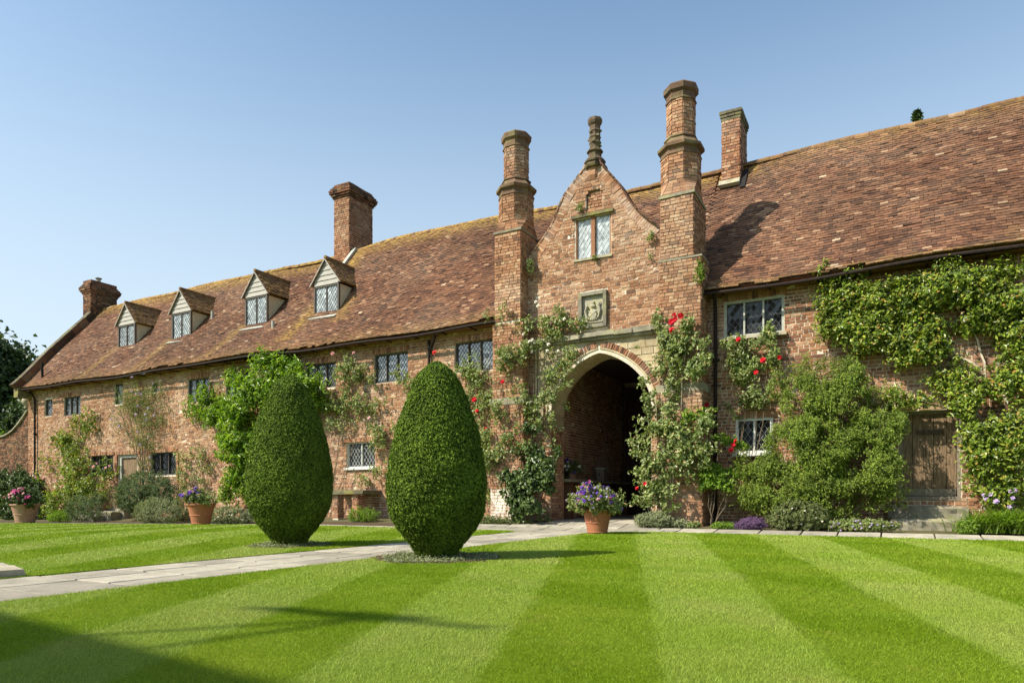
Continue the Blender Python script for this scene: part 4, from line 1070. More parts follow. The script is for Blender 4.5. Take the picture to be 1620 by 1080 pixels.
def disc(mb, x, z, rx, rz, y, th, n=14, pointy=0):
    t = np.linspace(0, 2 * math.pi, n, endpoint=False); px = x + rx * np.sin(t); pz = z + rz * np.cos(t)
    if pointy: pz = np.where(np.cos(t) < 0, z + rz * np.cos(t) * 1.25, pz)
    V = np.vstack([np.stack([px, 0*px + y, pz], -1), np.stack([x + (px - x) * .8, 0*px + y - th, z + (pz - z) * .8], -1), [(x, y - th * 1.3, z)]])
    mb.add(V, [(i, (i+1) % n, n + (i+1) % n, n + i) for i in range(n)], [(n + i, n + (i+1) % n, 2*n) for i in range(n)])
GYo = GY; GY = GY - .02
disc(cv, cx, cz - .1, .12, .14, GY, .045, pointy=1)
disc(cv, cx, cz + .10, .075, .05, GY, .05); disc(cv, cx, cz + .18, .05, .06, GY, .045, 6)
for t in np.linspace(0, math.pi, 13): disc(cv, cx + .2 * math.cos(t), cz - .05 - .19 * math.sin(t), .032, .032, GY, .035, 7)
for sx in (-1, 1):
    cv.tube([(cx + sx * .15, GY - .03, cz - .2), (cx + sx * .2, GY - .04, cz - .02), (cx + sx * .15, GY - .04, cz + .1), (cx + sx * .2, GY - .03, cz + .18)], [.03, .025, .03, .012], 6)
    cv.bar((cx - sx * .1, GY - .05, cz - .18), (cx + sx * .12, GY - .05, cz - .02), .015, .02, up=(0, 1, 0))
cv.bar((a + w + .03, GY - .03, c + w + .06), (b - w - .03, GY - .03, c + w + .05), .03, .05, up=(0, 1, 0))
cv.build('carved_arms', M['plaque_panel'], pq); GY = GYo
# finial
fn = MB(); FX, FY = GC, GY + .12
fn.lathe((FX, FY, 0), [(.02, 8.55), (.14, 8.68), (.2, 8.80), (.2, 8.98)], 8, R(22.5)); fo = fn.build('finial', M['brick_red'], GH)
fn = MB(); fn.lathe((FX, FY, 0), [(.2, 8.98), (.27, 9.000), (.29, 9.046), (.24, 9.064), (.24, 9.118), (.27, 9.146), (.27, 9.191), (.20, 9.237), (.165, 9.309), (.165, 9.382), (.21, 9.419), (.2, 9.455), (.145, 9.491)], 8, R(22.5))
prof = []
for i in range(16): z = 9.49 + .57 * i / 15; prof.append((.135 + .018 * (i % 4 == 0), z))
fn.lathe((FX, FY, 0), prof + [(.13, 10.074), (.17, 10.128), (.185, 10.183), (.18, 10.256), (.13, 10.274)], 8, R(22.5), wob=.01)
M['cap'] = stone_mat('weathered_finial', (.135, .095, .06), (.07, .055, .04), (.21, .20, .08), .5)
fn.build('shaft', M['cap'], fo)
for k in range(10):
    t = k * 2.4; MB().boxes([(FX + .14 * math.cos(t), FY + .14 * math.sin(t), 9.56 + .05 * k)], [(.03, 0, 0)], [(0, .03, 0)], [(0, 0, .02)], .004).build('carving', M['stone_moss'], fo)

M['cap'] = stone_mat('weathered_cap', (.21, .125, .08), (.10, .07, .048), (.22, .21, .09), .5)
m_ = NT('limed_foot'); c_ = m_.mix(m_.ramp(m_.noise(4, 5, .7), [(.36, 0.0), (.56, 1.0)]), (.34, .17, .10), (.70, .65, .56)); m_.bump(m_.noise(60, 4, .7), .5, .006); M['limed_foot'] = m_.base(c_, .95, .1)
# turrets
def turret(name, tx0, tx1, lx0, lx1, cx, label):
    zl, zt = 6.2 if lx1 > -5 else 5.3, 7.68
    m = MB(); e = .012
    m.box(tx0 + e, tx1 - e, 15.55 + e, 16.72, zl, zt + .02); m.box(lx0 + e, lx1 - e, 15.55 + e, 17.1, .0, zl + .01); m.box(lx0 - .04 + e, lx1 + .04 - e, 15.50 + e, 16.3, .0, 3.2)
    OR = .46
    m.lathe((cx, 15.99, 0), [(.33, 7.7), (.36, 7.9), (OR - .014, 7.985), (OR - .014, 8.666), (.33 - .014, 8.675), (.33 - .014, 10.000)], 8, R(22.5))
    # broaches from square to octagon
    bx0, bx1, by0, by1 = tx0 + e, tx1 - e, 15.55 + e, 16.55
    t = (np.arange(8) + .5) * R(45); oc = [(cx + (OR - .02) * math.cos(a), 15.99 + (OR - .02) * math.sin(a), 8.02) for a in t]
    sq = [(bx1, by1, 7.69), (bx0, by1, 7.69), (bx0, by0, 7.69), (bx1, by0, 7.69)]
    V = oc + sq; T_ = []; Q_ = []
    for k in range(4):
        i, j = 2 * k, (2 * k + 1) % 8; T_.append((i, j, 8 + k)); nxt = (j + 1) % 8; Q_.append((j, nxt, 8 + (k + 1) % 4, 8 + k))
    m.add(V, Q_, T_)
    to = m.build(name, M['mortar'], GH, None, label)
    mb = MB(); lm = MB()
    for (x0, x1, y0, y1, z0, z1) in ((lx0 - .04, lx1 + .04, 15.50, 16.2, .02, 3.16), (lx0, lx1, 15.55, 17.1, 3.36, zl), (tx0, tx1, 15.55, 16.72, zl + .06, zt)):
        for O, U, N, L in (((x0, y0, 0), (1, 0, 0), (0, -1, 0), x1 - x0), ((x1, y0, 0), (0, 1, 0), (1, 0, 0), y1 - y0), ((x0, y1, 0), (0, -1, 0), (-1, 0, 0), y1 - y0)):
            if z0 < .1 and cx < -8: brick_face(to, lambda z, L=L: [(0, L)], z0, .98, O, U, N, 'brick', mb=lm, long=.225); z0_ = .98
            else: z0_ = z0
            brick_face(to, lambda z, L=L: [(0, L)], z0_, z1, O, U, N, 'brick', mb=mb, long=.225)
    for r, z0, z1 in ((OR, 7.98, 8.66), (.33, 9.14, 9.98)):
        for k in range(8):
            a0, a1 = (k - .5) * R(45), (k + .5) * R(45); a0 += R(22.5) - R(22.5); P0 = np.array((cx + r * math.cos(a0), 15.99 + r * math.sin(a0), 0)); P1 = np.array((cx + r * math.cos(a1), 15.99 + r * math.sin(a1), 0))
            L = np.linalg.norm(P1 - P0); U = (P1 - P0) / L; am_ = (a0 + a1) / 2
            brick_face(to, lambda z, L=L: [(0, L)], z0, z1, P0, U, (math.cos(am_), math.sin(am_), 0), 'brick_red', mb=mb, long=L * .6, short=L * .5)
    mb.build('brickwork', M['brick'], to, 'stuff')
    if lm.v: lm.build('limewashed_brickwork', M['limed_foot'], to, 'stuff')
    s = MB()
    for (x0, x1, z0, z1, pr) in ((lx0, lx1, 3.17, 3.34, .07), (tx0, tx1, zt - .01, zt + .045, .035)):
        MB().box(x0 - pr, x1 + pr, 15.55 - pr, 16.3 if z0 < 5 else 16.7, z0, z1, .006).build('string_course', M['stone'], to)
    if zl > 6: s.boxes([((lx0 + lx1) / 2, 15.9, zl + .03)], [((lx1 - lx0) / 2 + .02, 0, 0)], [(0, .36, 0)], [(0, 0, .03)], .006).build('string_course', M['stone'], to)
    br = MB(); 
    # brick skin of the broach
    for k in range(4):
        i, j = 2 * k, (2 * k + 1) % 8; nxt = (j + 1) % 8
        a, b, c_, d_ = np.array(oc[j]), np.array(oc[nxt]), np.array(sq[(k + 1) % 4]), np.array(sq[k])
        for r_ in range(5):
            f0, f1 = r_ / 5, (r_ + .9) / 5
            p0, p1 = d_ + (a - d_) * f0, c_ + (b - c_) * f0; q0, q1 = d_ + (a - d_) * f1, c_ + (b - c_) * f1
            out = np.array([(p0 + p1)[0] / 2 - cx, (p0 + p1)[1] / 2 - 15.99, .3]); out /= np.linalg.norm(out)
            for c3 in range(3):
                g0, g1 = c3 / 3 + .012, (c3 + 1) / 3 - .012
                V = [p0 + (p1 - p0) * g0, p0 + (p1 - p0) * g1, q0 + (q1 - q0) * g1, q0 + (q1 - q0) * g0]; V = [v + out * .02 for v in V] + [v - out * .02 for v in V]
                br.add(V, [(0, 1, 2, 3), (0, 4, 5, 1), (1, 5, 6, 2), (2, 6, 7, 3), (3, 7, 4, 0)])
    for k in range(4):
        i, j = 2 * k, (2 * k + 1) % 8; a, b, c_ = np.array(oc[i]), np.array(oc[j]), np.array(sq[k])
        for r_ in range(5):
            f0, f1 = r_ / 5 + .01, (r_ + .9) / 5; p0, p1, q0, q1 = c_ + (a - c_) * f0, c_ + (b - c_) * f0, c_ + (a - c_) * f1, c_ + (b - c_) * f1
            out = np.array([(p0 + p1)[0] / 2 - cx, (p0 + p1)[1] / 2 - 15.99, .3]); out /= np.linalg.norm(out); V = [v + out * .02 for v in (p0, p1, q1, q0)] + [v - out * .02 for v in (p0, p1, q1, q0)]
            br.add(V, [(0, 1, 2, 3), (0, 4, 5, 1), (1, 5, 6, 2), (2, 6, 7, 3), (3, 7, 4, 0)])
    br.build('broach', M['brick'], to, 'stuff')
    c = MB(); c.lathe((cx, 15.99, 0), [(.46, 8.638), (.49, 8.675), (.485, 8.712), (.46, 8.730), (.47, 8.804), (.54, 8.850), (.55, 8.914), (.47, 8.951), (.40, 9.043), (.37, 9.080), (.40, 9.108), (.39, 9.144), (.33, 9.154)], 8, R(22.5), wob=.008)
    c.build('collar', M['cap'], to)
    c = MB(); c.lathe((cx, 15.99, 0), [(.33, 9.963), (.365, 9.982), (.36, 10.018), (.335, 10.037), (.345, 10.147), (.40, 10.202), (.41, 10.322), (.36, 10.368), (.22, 10.368), (.22, 10.092)], 8, R(22.5), wob=.008)
    c.build('cap', M['cap'], to)
turret('turret', -9.08, -8.31, -9.14, -8.25, -8.68, 'left turret with creeper roses and limewashed foot')
turret('turret', -4.63, -3.87, -4.66, -3.70, -4.27, 'right turret with red roses')
MB().box(-9.25, -8.30, 15.485, 15.495, .1, .95, .002).build('limewash_patch', M['limewash'], GH) if False else None

# passage
pm = MB()
pm.box(-8.2, -8.012, GY + .8, 22.9, -.1, 4.9); pm.box(-4.6, -4.4, GY + .8, 22.9, -.1, 4.9); MB().box(-8.2, -4.4, GY + .35, 22.9, 4.7, 4.9).build('ceiling', M['oak_dark'], GH); pm.box(-8.2, -4.4, 22.6, 22.9, -.1, 4.9)
pw = pm.build('passage_wall', M['mortar'], GH)
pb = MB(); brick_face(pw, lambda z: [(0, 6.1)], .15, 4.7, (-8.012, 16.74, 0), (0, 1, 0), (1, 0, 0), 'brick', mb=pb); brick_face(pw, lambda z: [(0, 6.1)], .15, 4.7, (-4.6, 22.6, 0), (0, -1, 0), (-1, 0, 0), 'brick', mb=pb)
M['passage_brick'] = brick_mat('passage_brick', PAL_A, 1.0, 0, (.80, .72, .58)); pb.build('brickwork', M['passage_brick'], pw, 'stuff')  # limewash remnants made paler, bounced light put into the colour
pf = MB(); 
flo = sheet('passage_floor', [(-8.1, 15.9), (-4.5, 15.9), (-4.5, 22.8), (-8.1, 22.8)], lambda x, y: .15, M['soil'])
x = -8.0
while x < -4.7:
    yy = 16.2
    while yy < 22.5:
        d = rng.uniform(.5, .8); slab_obj(flo, x, x + .66, yy, yy + d, dz=.0); yy += d
    x += .66
gt = plank_door(GH, -7.99, -4.62, .18, 4.5, 22.45, 'oak_dark', 'oak_dark', 12, .14)
# one open leaf folded against the right side, seen edge-on
lf = MB(); lf.box(-5.10, -5.02, 17.0, 17.0 + .04, .2, 4.0)
for k in range(6): lf.box(-5.10 + rng.uniform(-.004, .004), -5.02, 17.3 + k * .5, 17.78 + k * .5, .22, 3.9)
lf.build('gate_leaf', M['oak_dark'], GH)

# ------------------------------------------------------------------ shelf and its things inside the arch
shf = thing('stone_shelf', (-7.75, 18.5, .18), 'dark stone shelf along the passage wall inside the arch', 'shelf')
MB().box(-7.99, -7.45, 16.80, 21.9, 1.18, 1.26, .004).build('slab', M['stone'], shf)
for yy in (17.0, 19.3, 21.6): MB().box(-7.99, -7.55, yy, yy + .22, .17, 1.177).build('support', M['brick_dark'], shf)
bx = thing('wooden_box', (-7.7, 19.6, 1.26), 'small upright wooden box with dark hole on the shelf in the passage', 'box')
MB().box(-7.80, -7.56, 19.5, 19.75, 1.262, 1.62, .003).build('body', M['oak_grey'], bx); MB().box(-7.83, -7.53, 19.47, 19.78, 1.623, 1.66).build('lid', M['frame_pale'], bx); MB().tube([(-7.70, 19.50, 1.46), (-7.70, 19.49, 1.46)], .03, 10).build('hole', M['iron'], bx)

# ------------------------------------------------------------------ garden wall at the far left
gwl = thing('garden_wall', (-36, 16.6, -.3), 'old brick garden wall sweeping up to a stone ball at the house corner', 'wall')
def gw_top(x): 
    return 3.55 + np.clip((x + 36.2) / 2.6, 0, 1) ** 2.0 * 1.25
m = MB(); xs = np.linspace(-60, -33.45, 70)
for a, b in zip(xs, xs[1:]):
    za, zb_ = float(gw_top(a)), float(gw_top(b)); V = [(a, 16.35, -.7), (b, 16.35, -.7), (b, 16.35, zb_), (a, 16.35, za), (a, 16.7, -.7), (b, 16.7, -.7), (b, 16.7, zb_), (a, 16.7, za)]
    m.add(V, [(0, 1, 2, 3), (3, 2, 6, 7), (4, 7, 6, 5)])
gwb = m.build('wall', M['mortar_dark'], gwl)
brick_face(gwb, lambda z: [(a, -33.46) for a in [(-45.0 if z < 3.55 else -36.2 + 2.6 * math.sqrt(max(0, (z - 3.55) / 1.25)))]], -.5, 4.75, (0, 16.35, 0), (1, 0, 0), (0, -1, 0), 'brick_dark')  # dark brick and mortar: the wall's shade is painted in its colour
for a, b in zip(xs, xs[1:]):
    p, q = np.array((a, 16.5, float(gw_top(a)) + .03)), np.array((b, 16.5, float(gw_top(b)) + .03))
    MB().boxes([(p + q) / 2], [(q - p) / 2 * .96], [(0, .24, 0)], [(0, 0, .035)], .006).build('coping_stone', M['stone'], gwl)
MB().lathe((-33.75, 16.3, 4.75), [(.10, .0), (.16, .03), (.1, .08), (.12, .12), (.2, .2), (.22, .3), (.19, .42), (.1, .5)], 16).build('ball_finial', M['stone'], gwl, smooth=True)

# ------------------------------------------------------------------ steps
def steps(label, blocks, loc, mat='stone'):
    t = thing('stone_steps', loc, label, 'steps')
    for b in blocks: rough_block(b).build('step', M[mat], t)
steps('two worn pale stone steps below the weathered plank door', [(.05, 1.42, 15.58, 15.93, .0, .33), (.0, 1.38, 15.94, 16.19, .30, .58)], (.7, 15.8, .05))
steps('rough stone steps up to the small door between leaded windows', [(-27.3, -25.9, 14.7, 15.15, -.25, .10), (-27.0, -25.6, 15.17, 15.6, -.2, .24), (-26.8, -25.5, 15.62, 16.18, -.2, .34)], (-26.4, 15.3, -.1))

# ------------------------------------------------------------------ stone table against the wall
x0t, zt_ = at(527, 775, 15.75); x1t, _ = at(588, 775, 15.75)
tb = thing('stone_table', ((x0t + x1t) / 2, 15.8, 0.1), 'mossy stone slab table on two brick legs against the wall', 'table')
gz = float(G(-15, 15.8)); ttop = zt_
MB().box(x0t, x1t, 15.35, 16.17, ttop - .13, ttop, .01).build('tabletop', M['stone_moss'], tb)
for xx in (x0t + .25, x1t - .5):
    l_ = MB(); l_.box(xx + .01, xx + .22, 15.46, 15.7, gz - .1, ttop - .133); lo__ = l_.build('leg', M['mortar'], tb)
    mb = MB()
    for O, U, N, L in (((xx, 15.45, 0), (1, 0, 0), (0, -1, 0), .23), ((xx + .23, 15.45, 0), (0, 1, 0), (1, 0, 0), .25)): brick_face(lo__, lambda z, L=L: [(0, L)], gz, ttop - .14, O, U, N, 'brick_red', mb=mb)
    mb.build('brickwork', M['brick_red'], lo__, 'stuff')

# ------------------------------------------------------------------ topiary yews
YP = np.array([(0, .16), (.03, .30), (.13, .50), (.22, .74), (.31, .94), (.40, .99), (.50, .94), (.58, .83), (.70, .66), (.80, .49), (.90, .30), (.955, .19), (.985, .10), (1.0, .0)])
YP = np.array([(0, .35), (.03, .44), (.08, .60), (.13, .76), (.22, .955), (.30, 1.0), (.39, 1.0), (.48, .965), (.57, .89), (.66, .80), (.743, .69), (.83, .56), (.92, .40), (.96, .29), (.985, .17), (1.0, 0)])
def topiary(x, y, h, r, label):
    t = thing('clipped_yew', (x, y, 0), label, 'topiary yew', 'clipped yews flanking the path')
    z = np.linspace(0, 1, 70); rr = np.interp(z, YP[:, 0], YP[:, 1])
    kern = np.ones(5) / 5; rr = np.convolve(np.pad(rr, 2, mode='edge'), kern, 'valid'); rr[-1] = 0.01
    prof = np.stack([rr * r * .955, .04 + z * (h - .04)], -1)
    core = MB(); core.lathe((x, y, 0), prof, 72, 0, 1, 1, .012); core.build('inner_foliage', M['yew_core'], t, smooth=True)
    n = 90000; zz_ = rng.uniform(0, 1, n * 2); R_ = np.interp(zz_, z, rr); k = rng.uniform(0, 1, n * 2) < R_ + .05; zz_ = zz_[k][:n]; R_ = R_[k][:n]; n = len(zz_); an = rng.uniform(0, 2 * math.pi, n)
    dR = np.interp(zz_ + .01, z, rr) - np.interp(zz_ - .01, z, rr); sl = dR * r / (.02 * h)
    Nn = np.stack([np.cos(an), np.sin(an), -sl], -1); Nn /= np.linalg.norm(Nn, axis=1)[:, None]
    # clipped surface: small cushions and hollows
    q = an * r; f = np.sin(q * 31 + 5 * np.sin(zz_ * h * 19)) * np.sin(zz_ * h * 37 + 4 * np.sin(q * 17)); f2 = np.sin(q * 9 + 2 * np.sin(zz_ * 8)) * np.sin(zz_ * h * 8 + 1.5)
    rad = r * R_ + .016 * f + .010 * f2 + rng.normal(0, .006, n)
    C = np.stack([x + rad * np.cos(an), y + rad * np.sin(an), .04 + zz_ * (h - .04)], -1)
    d = Nn + rng.normal(0, .38, (n, 3)); 
    m = MB(); m.leaves(C, d, .034, .013, -.4); m.build('foliage', M['yew'], t, 'stuff')
    MB().tube([(x, y, -.05), (x, y, .2)], .08, 8).build('trunk', M['bark'], t)
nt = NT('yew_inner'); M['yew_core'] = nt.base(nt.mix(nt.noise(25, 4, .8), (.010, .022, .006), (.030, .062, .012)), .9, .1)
topiary(*YEWS[0], 'tall clipped yew nearer the camera, right of the path'); topiary(*YEWS[1], 'tall clipped yew on the far side of the path before the leafy magnolia')
def ground_cover(x, y, r, n, label):
    t = MB(); a = rng.uniform(0, 2 * math.pi, n); q = r * np.sqrt(rng.uniform(0.0, 1, n)); q = q * (1 + .12 * np.sin(3 * a) + .07 * np.sin(7 * a + 1)); C = np.stack([x + q * np.cos(a), y + q * np.sin(a), .024 + rng.exponential(.012, n)], -1)
    t.leaves(C, rng.normal(0, .5, (n, 3)) + (0, 0, 1), .028, .018); o = t.build('ground_cover', M['dusty_leaf'], None, 'stuff'); tag(o, label, 'ground cover')
    b = MB(); b.lathe((x, y, 0), [(r * 1.12, .0205), (r * .9, .024), (.05, .03)], 40, 0, 1, 1, .04); b.build('bed', M['soil'], None, 'structure')
ground_cover(YEWS[0][0], YEWS[0][1], .70, 5200, 'grey low plants in the round bed under the nearer yew'); ground_cover(YEWS[1][0], YEWS[1][1], .58, 2600, 'grey low plants in the round bed under the farther yew')

# ------------------------------------------------------------------ plants
def blob_pts(blobs, n, shell=.55):
    """blobs: (x,y,z,rx,ry,rz,weight)"""
    B = np.array(blobs, float); w = B[:, 6] * (B[:, 3] * B[:, 5]); w /= w.sum(); i = rng.choice(len(B), n, p=w)
    v = rng.normal(0, 1, (n, 3)); v /= np.linalg.norm(v, axis=1)[:, None]; v[:, 1] = -np.abs(v[:, 1]) * np.where(rng.random(n) < .85, 1, -1)
    q = rng.uniform(shell, 1.03, n)[:, None]
    return B[i, :3] + v * q * B[i, 3:6], v
def foliage(parent, mat, blobs, n_cl, per, leaf, spread, up_=.5, six=False, name='foliage', shell=.55, kind=None, droop=.3, ylim=None, gap=-.12, fs=2.2):
    C, v = blob_pts(blobs, int(n_cl * 1.7), shell)
    nz = np.array([mnoise.noise(Vector(c * fs)) + .5 * mnoise.noise(Vector(c * fs * 2.7)) for c in C])
    C = C + v * (nz * spread * 1.6)[:, None]                      # lobes and hollows
    kk = nz > gap; C, v = C[kk][:n_cl], v[kk][:n_cl]; n_cl = len(C)
    d = v * .7 + rng.normal(0, .45, v.shape) + np.array([0, -.1, .55]); d /= np.linalg.norm(d, axis=1)[:, None]
    k = np.repeat(np.arange(n_cl), per); f = rng.uniform(-.35, 1.0, len(k))
    P = C[k] + d[k] * (f * spread * 1.9)[:, None] + rng.normal(0, 1, (len(k), 3)) * (spread * .42 * (1.15 - .6 * np.clip(f, 0, 1)))[:, None]
    if ylim is not None: P[:, 1] = np.minimum(P[:, 1], ylim - .02 - np.abs(rng.normal(0, .02, len(P))))
    g = G(P[:, 0], P[:, 1]) + .01; P[:, 2] = np.maximum(P[:, 2], g + rng.uniform(0, .03, len(P)))
    Nn = v[k] * .9 + rng.normal(0, .55, P.shape) + np.array([-.15, -.35, up_])
    m = MB(); m.leaves(P, Nn, leaf[0], leaf[1], droop, six); return m.build(name, M[mat], parent, kind), P
def pb_(px, py, rx, ry, y, ry_m, w=1.0):
    """a lobe of foliage measured on the photograph, at distance y, half depth ry_m"""
    x, z = at(px, py, y); x1, _ = at(px + rx, py, y); _, z1 = at(px, py - ry, y)
    return (x, y, z, abs(x1 - x), ry_m, abs(z1 - z), w)
def stems(parent, lines, mat='bark', r=.014, name='stem'):
    m = MB()
    for L in lines:
        P = []
        for a, b in zip(L, L[1:]):
            for t in np.linspace(0, 1, 5)[:-1]: P.append(np.array(a) * (1 - t) + np.array(b) * t)
        P.append(np.array(L[-1])); P = np.array(P); P[1:-1] += rng.normal(0, .02, P[1:-1].shape)
        m.tube(P, np.linspace(r, r * .4, len(P)), 5)
    return m.build(name, M[mat], parent)
ROSE = {}
def rose_mesh(mat, size, petals=11):
    key = (mat, size)
    if key not in ROSE:
        m = MB(); 
        for ring, (k, rr, tilt) in enumerate(((5, 1.0, .25), (5, .7, .8), (3, .38, 1.4))):
            a = np.arange(k) * 2 * math.pi / k + ring * .6 + rng.normal(0, .1, k)
            for t in a:
                o = np.array((math.cos(t), math.sin(t), 0)); s_ = np.array((-math.sin(t), math.cos(t), 0)); c = o * rr * .5 * size + np.array((0, 0, ring * .12 * size)); up_ = np.array((0, 0, 1.0))
                V = [c - s_ * .16 * size - o * .3 * size, c + s_ * .16 * size - o * .3 * size, c + s_ * .42 * size + up_ * tilt * .2 * size, c + o * .35 * size + up_ * tilt * .38 * size, c - s_ * .42 * size + up_ * tilt * .2 * size]
                m.add(V, [(0, 1, 2, 4)], [(2, 3, 4)])
        ROSE[key] = m.mesh('flower', M[mat])
    return ROSE[key]
def flowers(parent, mat, pts, size, name='flower', face=(0, -1, .45)):
    me = rose_mesh(mat, size)
    for p in pts:
        o = put(name, me, parent); f = Vector(face) + Vector(rng.normal(0, .45, 3)); q = f.to_track_quat('Z', 'Y')
        s_ = rng.uniform(.8, 1.2); o.matrix_basis = Matrix.Translation(Vector(p)) @ q.to_matrix().to_4x4() @ Matrix.Scale(s_, 4)
def scatter_fl(P, n, lift=.05): 
    i = rng.choice(len(P), n, replace=False); return P[i] + np.array([0, -lift, lift * .4])
def climber(name, label, cat, base, blobs, n_cl, per, leaf, spread, mat, fl=(), stem=None, stem_mat='bark', group=None, six=False, ylim=W, up_=.45, stem_r=.011, shell=.2, gap=None):
    bz = float(G(base[0], base[1])); t = thing(name, (base[0], base[1], bz), label, cat, group)
    core = list(blobs)
    for b in core:
        for k_ in range(3 if mat == 'rose_leaf' else 1):
            a_ = rng.uniform(0, 6.28); f_ = rng.uniform(1.0, 1.6); sc_ = rng.uniform(.18, .38)
            blobs = blobs + [(b[0] + b[3] * f_ * math.cos(a_), b[1], b[2] + b[5] * f_ * math.sin(a_), max(.06, b[3] * sc_), b[4] * .6, max(.06, b[5] * sc_), 1.3)]
    if gap is None: gap = .06 if mat == 'rose_leaf' else -.12
    if mat == 'rose_leaf': leaf = (leaf[0] * .88, leaf[1] * .88); spread *= 1.12
    o, P = foliage(t, mat, blobs, n_cl, per, leaf, spread, up_, six, ylim=ylim, shell=shell, gap=gap, fs=3.2 if mat == 'rose_leaf' else 2.2)
    ls = []
    for b in core[:5]:
        p0 = (base[0] + rng.normal(0, .06), base[1], bz); mid = (base[0] * .45 + b[0] * .55 + rng.normal(0, .08), (base[1] + b[1]) / 2, bz + (b[2] - bz) * .5); ls.append([p0, mid, (b[0], b[1] + .02, b[2])])
    if stem is not None: ls = stem
    stems(t, ls, stem_mat, stem_r)
    for matf, pts, size in fl: flowers(t, matf, pts, size * .82)
    return t, P
def fp(y, *pp):
    out = []
    for a, b in pp: x, z = at(a, b, y); out.append((x, y, z))
    return out
YW = W - .18      # where wall climbers sit
def pb(px, py, rx, ry, w=1.0, y=YW, d=.14): return pb_(px, py, rx, ry, y, d, w)

rose_g = 'climbing roses on the house front'
# far-left pink rose
climber('climbing_rose', 'bushy pink climbing rose at the far end of the wing beside the drainpipe', 'climbing rose', (-29.5, 15.85),
        [pb(132, 672, 26, 20), pb(112, 705, 24, 28), pb(122, 745, 40, 30, y=15.9, d=.3), pb(120, 785, 50, 32, y=15.7, d=.4), pb(150, 765, 28, 30, y=15.8, d=.3), pb(95, 800, 26, 22, y=15.6, d=.35), pb(72, 735, 12, 22, .3), pb(168, 745, 16, 14, .8)],
        520, 16, (.11, .06), .13, 'climb_leaf', [('pink', fp(15.5, (77, 706), (88, 760), (95, 778), (92, 784), (154, 733), (148, 738), (168, 740), (174, 737), (70, 755), (98, 770), (56, 754)), .09)], group=rose_g, gap=-.15)
# airy climber
t, P = climber('wall_shrub', 'airy thin-leaved wall shrub rising between the small door and leaded window', 'wall shrub', (-24.9, 15.95),
        [pb(215, 640, 26, 34, 1.2), pb(240, 665, 28, 32, .8), pb(200, 665, 22, 30, .8), pb(228, 700, 22, 28, .9), pb(250, 640, 14, 20, .4), pb(192, 625, 12, 16, .4), pb(236, 725, 8, 20, 1.2)],
        460, 12, (.09, .022), .15, 'airy_leaf', stem=[[(-24.9, 15.95, -.1), (-24.85, 15.98, 1.5), (-25.3 + .5 * k, 16.0, 2.8 + .2 * abs(k)), (-25.9 + .9 * k, 16.02, 4.2)] for k in (-.5, 0, .4, .9, 1.3)], stem_r=.03)
flowers(t, 'lilac', scatter_fl(P, 22), .06)
climber('climbing_rose', 'sparse young climber beside the leaded window near the violet pot', 'climbing rose', (-21.7, 15.95),
        [pb(297, 730, 10, 14, .8), pb(312, 715, 9, 10, .6), pb(303, 758, 14, 20, 1), pb(322, 740, 8, 20, .6), pb(290, 750, 8, 12, .5), pb(308, 775, 12, 14, .6)], 130, 11, (.10, .06), .09, 'rose_leaf', group=rose_g)
# magnolia with broad leaves
mag, P = climber('magnolia', 'vivid green broad-leaved magnolia trained on the wall behind the yew', 'magnolia', (-18.2, 15.8),
        [pb(430, 600, 34, 26, y=15.7, d=.3), pb(405, 620, 34, 28, y=15.6, d=.35), pb(380, 655, 36, 32, y=15.6, d=.4), pb(345, 650, 26, 18, .9, y=15.9), pb(330, 625, 14, 10, .5), pb(385, 700, 34, 34, y=15.55, d=.4),
         pb(395, 745, 30, 32, y=15.6, d=.35), pb(375, 770, 16, 24, .7, y=15.7), pb(460, 595, 30, 18, y=15.8, d=.25), pb(490, 620, 22, 24, y=15.7, d=.25), pb(495, 650, 16, 20, .6), pb(312, 655, 12, 12, .35), pb(308, 640, 8, 7, .25), pb(372, 570+28, 14, 16, .35), pb(435, 575, 16, 12, .5), pb(452, 640, 30, 40, .8, y=15.6)],
        1500, 12, (.165, .055), .15, 'bright_leaf', six=True, up_=.7, stem_r=.03, ylim=W)
# large leaves nearest the front, one by one
lv = MB(); lv.leaves(np.zeros((1, 3)), np.array([[0, 0, 1.0]]), .20, .065, 0, True)
lmesh = lv.mesh('leaf', M['bright_leaf']); idx = np.argsort(P[:, 1] + .002 * np.abs(P[:, 0] + 20))[:220]
for i in idx:
    o = put('leaf', lmesh, mag); q = (Vector((rng.normal(0, .6), -.8, .9)) + Vector(rng.normal(0, .3, 3))).to_track_quat('Z', 'X'); o.matrix_basis = Matrix.Translation(Vector(P[i]) + Vector((0, -.05, .02))) @ q.to_matrix().to_4x4() @ Matrix.Rotation(rng.uniform(0, 6.28), 4, 'Z')
climber('climbing_rose', 'pale pink climbing rose between two upper windows above the stone table', 'climbing rose', (-15.3, 15.95),
        [pb(548, 580, 14, 20), pb(560, 605, 22, 22), pb(540, 625, 14, 20), pb(575, 640, 16, 18), pb(572, 660, 12, 10, .6), pb(520, 668, 14, 9, .6), pb(545, 672, 10, 14, .7), pb(598, 610, 14, 12, .5, ), pb(605, 690, 20, 16, .8), pb(590, 665, 12, 9, .5), pb(600, 725, 12, 20, .6), pb(566, 645, 30, 8, .3), pb(575, 752, 14, 8, .3), pb(506, 640, 8, 8, .3)],
        420, 11, (.105, .06), .09, 'rose_leaf', [('pink', fp(15.85, (527, 559), (560, 559), (516, 613), (584, 661)), .11)], group=rose_g)
